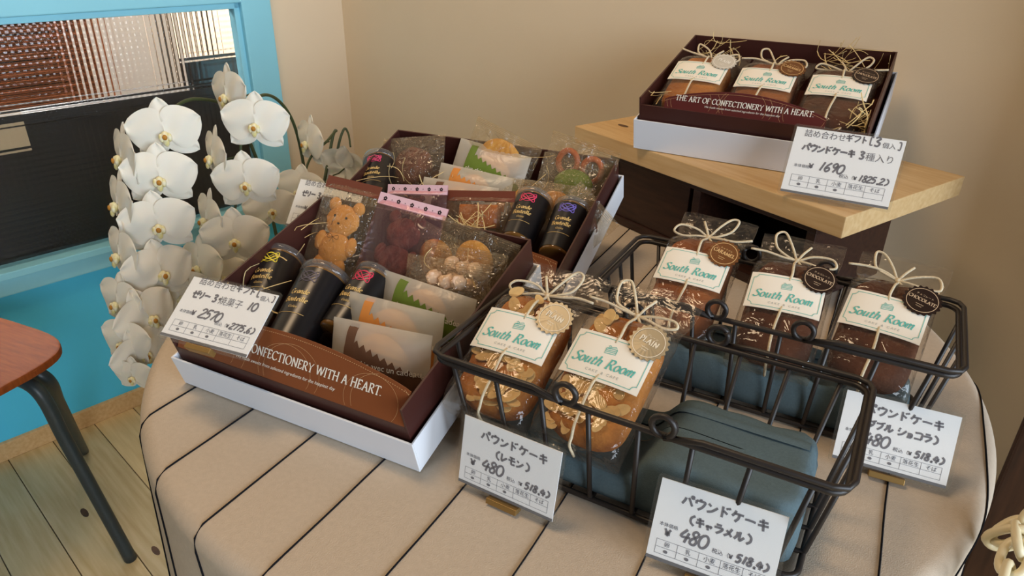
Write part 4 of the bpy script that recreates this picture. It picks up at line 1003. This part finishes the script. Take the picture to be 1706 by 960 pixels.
ml = MB(); ml.ellipsoid((0, -.004, .006), .006, .008, .005, 12, 8); ml.ellipsoid((-.0055, -.005, .008), .0035, .0065, .003, 10, 6); ml.ellipsoid((.0055, -.005, .008), .0035, .0065, .003, 10, 6); ml.ellipsoid((0, -.012, .009), .004, .006, .003, 10, 6)
ml.ellipsoid((0, -.004, .0125), .0035, .004, .002, 10, 6, mi=1)
ME_LIP = mesh_of(ml, 'lip', [M_LIP, M_LIPC])
pot = Vector((-.415, 1.30, 0))
t = thing('potted_orchid', 'tall white orchid with cascading flowers in a floor pot behind the table', 'orchid', Matrix.Translation(pot))
m = MB(); m.lathe([(0, 0), (.085, 0), (.11, .24), (.118, .25), (.118, .262), (.104, .262), (.1, .24), (0, .235)], 32); m.build('pot', mat('white_glaze', (226, 224, 220), .25, .5), t, smooth=True)
for i in range(6):
    a = i * 1.05 + .2; m = MB()
    def lf_(u, v):
        w = .035 * sin(pi * min(1, .08 + .92 * v)) ** .6; r = .02 + .2 * v; z = .25 + .11 * sin(v * 2.2) - .04 * v; s = (u * 2 - 1) * w
        return (r * cos(a) - s * sin(a), r * sin(a) + s * cos(a), z + .25 * abs(s))
    m.grid(lf_, 6, 14); m.build('leaf', mat('orchid_leaf', (52, 92, 44), .4, .5), t, smooth=True)
def spike(pts, rad=.0033):
    P = [Vector((0.0, 0.0, .24))] + [(atdist(*p) - pot) for p in pts]
    m = MB(); C = catmull(P, 8); m.tube(C, [rad * (1 - .5 * i / len(C)) for i in range(len(C))], 8); m.build('stem', M_STEM, t, smooth=True)
spike([(520, 420, 1.36), (508, 290, 1.36), (490, 208, 1.34), (462, 166, 1.28), (430, 162, 1.20), (405, 210, 1.17), (398, 300, 1.16), (385, 390, 1.16), (372, 450, 1.16)])
spike([(470, 430, 1.36), (440, 300, 1.34), (390, 190, 1.28), (330, 165, 1.22), (285, 185, 1.17), (258, 240, 1.14), (250, 310, 1.13), (245, 390, 1.12), (252, 460, 1.11), (232, 540, 1.10), (222, 620, 1.08)])
spike([(545, 400, 1.38), (560, 265, 1.40), (572, 217, 1.41), (580, 222, 1.41), (584, 245, 1.40)])
spike([(530, 400, 1.37), (552, 240, 1.39), (560, 218, 1.38), (545, 235, 1.34), (518, 262, 1.30), (505, 300, 1.27), (495, 340, 1.26)])
def flower(px, py, dist, yaw, pitch=0, roll=0, sc=1.0):
    c = atdist(px, py, dist); view = (CAM - c).normalized(); up = Vector((0, 0, 1))
    side = up.cross(view).normalized()
    Z = (Matrix.Rotation(radians(yaw), 4, 'Z') @ view.to_4d()).to_3d(); Z = Vector((Z.x, Z.y, Z.z * .3 + sin(radians(pitch)))).normalized()
    X = up.cross(Z).normalized(); Y = Z.cross(X)
    R = mat4(c - pot, X, Y, Z) @ Matrix.Rotation(radians(roll), 4, 'Z') @ Matrix.Scale(sc * .95, 4)
    o = bpy.data.objects.new('flower', ME_SEP); COL.objects.link(o); o.parent = t; o.matrix_local = R
    for nm, me in (('petal', ME_PL), ('petal', ME_PR), ('lip', ME_LIP)):
        q = bpy.data.objects.new(nm, me); COL.objects.link(q); q.parent = o
    m = MB(); m.tube([(0, 0, -.003), (.003, -.004, -.02), (.004, .0, -.04)], .0014, 6); q = m.build('flower_stalk', M_STEM, o, smooth=True)
for a in ((275, 222, 1.10, -8, 0, 4), (266, 297, 1.09, -8, 0, -3), (264, 376, 1.08, -6, 0, 2), (425, 208, 1.13, -14, 0, -4), (410, 306, 1.12, -14, 0, 3), (392, 400, 1.11, -12, 0, 0), (268, 455, 1.08, 24, 4, -6), (248, 530, 1.06, 34, 0, 10, .95), (238, 590, 1.06, 28, -6, 12, .85),
          (203, 262, 1.12, -78, 0, 0), (197, 340, 1.11, -78, 0, 0), (200, 425, 1.10, -74, 0, 0), (355, 262, 1.16, -76, 0, 0), (345, 366, 1.15, -74, 0, 0), (378, 160, 1.18, -62, 0, 6), (333, 445, 1.14, -58, 0, 8),
          (372, 462, 1.16, 10, 0, 0, .8), (197, 505, 1.08, -62, 0, 0, .9), (207, 572, 1.06, -52, 0, 0, .85), (222, 628, 1.05, -40, -8, 0, .6), (300, 495, 1.12, 12, 0, 5, .9), (310, 560, 1.12, -4, 0, 0, .8),
          (513, 238, 1.30, -66, 0, 0), (575, 280, 1.36, 150, 0, 10), (500, 318, 1.26, -30, 0, -4, .95), (452, 350, 1.24, 8, 0, 0, .9), (440, 440, 1.2, 0, 0, 0, .9)):
    flower(*a)

# ================================================================ TALL CABINET AND CHAIN AT THE RIGHT
e = onz(1685, 742, .80); ed = Vector((e.x, e.y, 0)).normalized()
E0 = ed * 1.00
t = thing('tall_cabinet', 'tall dark brown wooden cabinet beside the table', 'cabinet', mat4(Vector((E0.x, E0.y, 0)), wX, wY, Vector((0, 0, 1))))
cw_ = mat('dark_walnut', (74, 46, 30), .45, .4, rgb2=(48, 28, 18), nscale=6, stretch=(12, 12, 1.5))
DEP = max(.1, CORNER - .02 - Vector((E0.x, E0.y, 0)).dot(wY))
m = MB(); m.box(0, .7, .012, DEP, 0, 2.0); m.build('carcass', cw_, t, bevel=.003)
for i in range(2):
    m = MB(); m.box(.004 + .348 * i, .346 + .348 * i, 0, .012, .04, 1.98); d_ = m.build('door', cw_, t, bevel=.003)
    m = MB(); m.tube([(.31 + .075 * i, -.02, .95), (.31 + .075 * i, -.02, 1.1)], .006, 10); m.build('handle', M_BRASS, d_, smooth=True)
M_CHAIN = mat('cream_plastic_chain', (228, 214, 176), .4, .5)
cp = [atdist(1668, 1010, .66), atdist(1680, 960, .67), atdist(1692, 920, .68), atdist(1714, 888, .69), atdist(1745, 850, .71)]
Q = catmull([cp[0] + Vector((.02, -.03, -.28)), cp[0] + Vector((.01, -.01, -.12))] + cp + [E0 + wX * .32 - wY * .022 + Vector((0, 0, 1.02))], 40)
lk = None; acc = 0; k = 0
t = thing('cream_chain', 'cream plastic chain hanging beside the tablecloth from the cabinet handle', 'chain', Matrix.Translation(Q[0]))
last = Q[0]; link = MB(); link.tube([(.0085 * sp(cos(a * pi / 12), .8), .0150 * sp(sin(a * pi / 12), .8), 0) for a in range(24)], .0034, 8, closed=True); ME_LINK = mesh_of(link, 'link', M_CHAIN)
for i in range(1, len(Q)):
    acc += (Q[i] - Q[i - 1]).length
    if acc > .0225:
        T = (Q[i] - last).normalized(); N = T.orthogonal().normalized() if k == 0 else N0
        N = (N - T * N.dot(T)).normalized(); N0 = T.cross(N)
        o = bpy.data.objects.new('link', ME_LINK); COL.objects.link(o); o.parent = t; o.matrix_local = mat4((Q[i] + last) / 2 - Q[0], N, T, N.cross(T)); k += 1; acc = 0; last = Q[i]
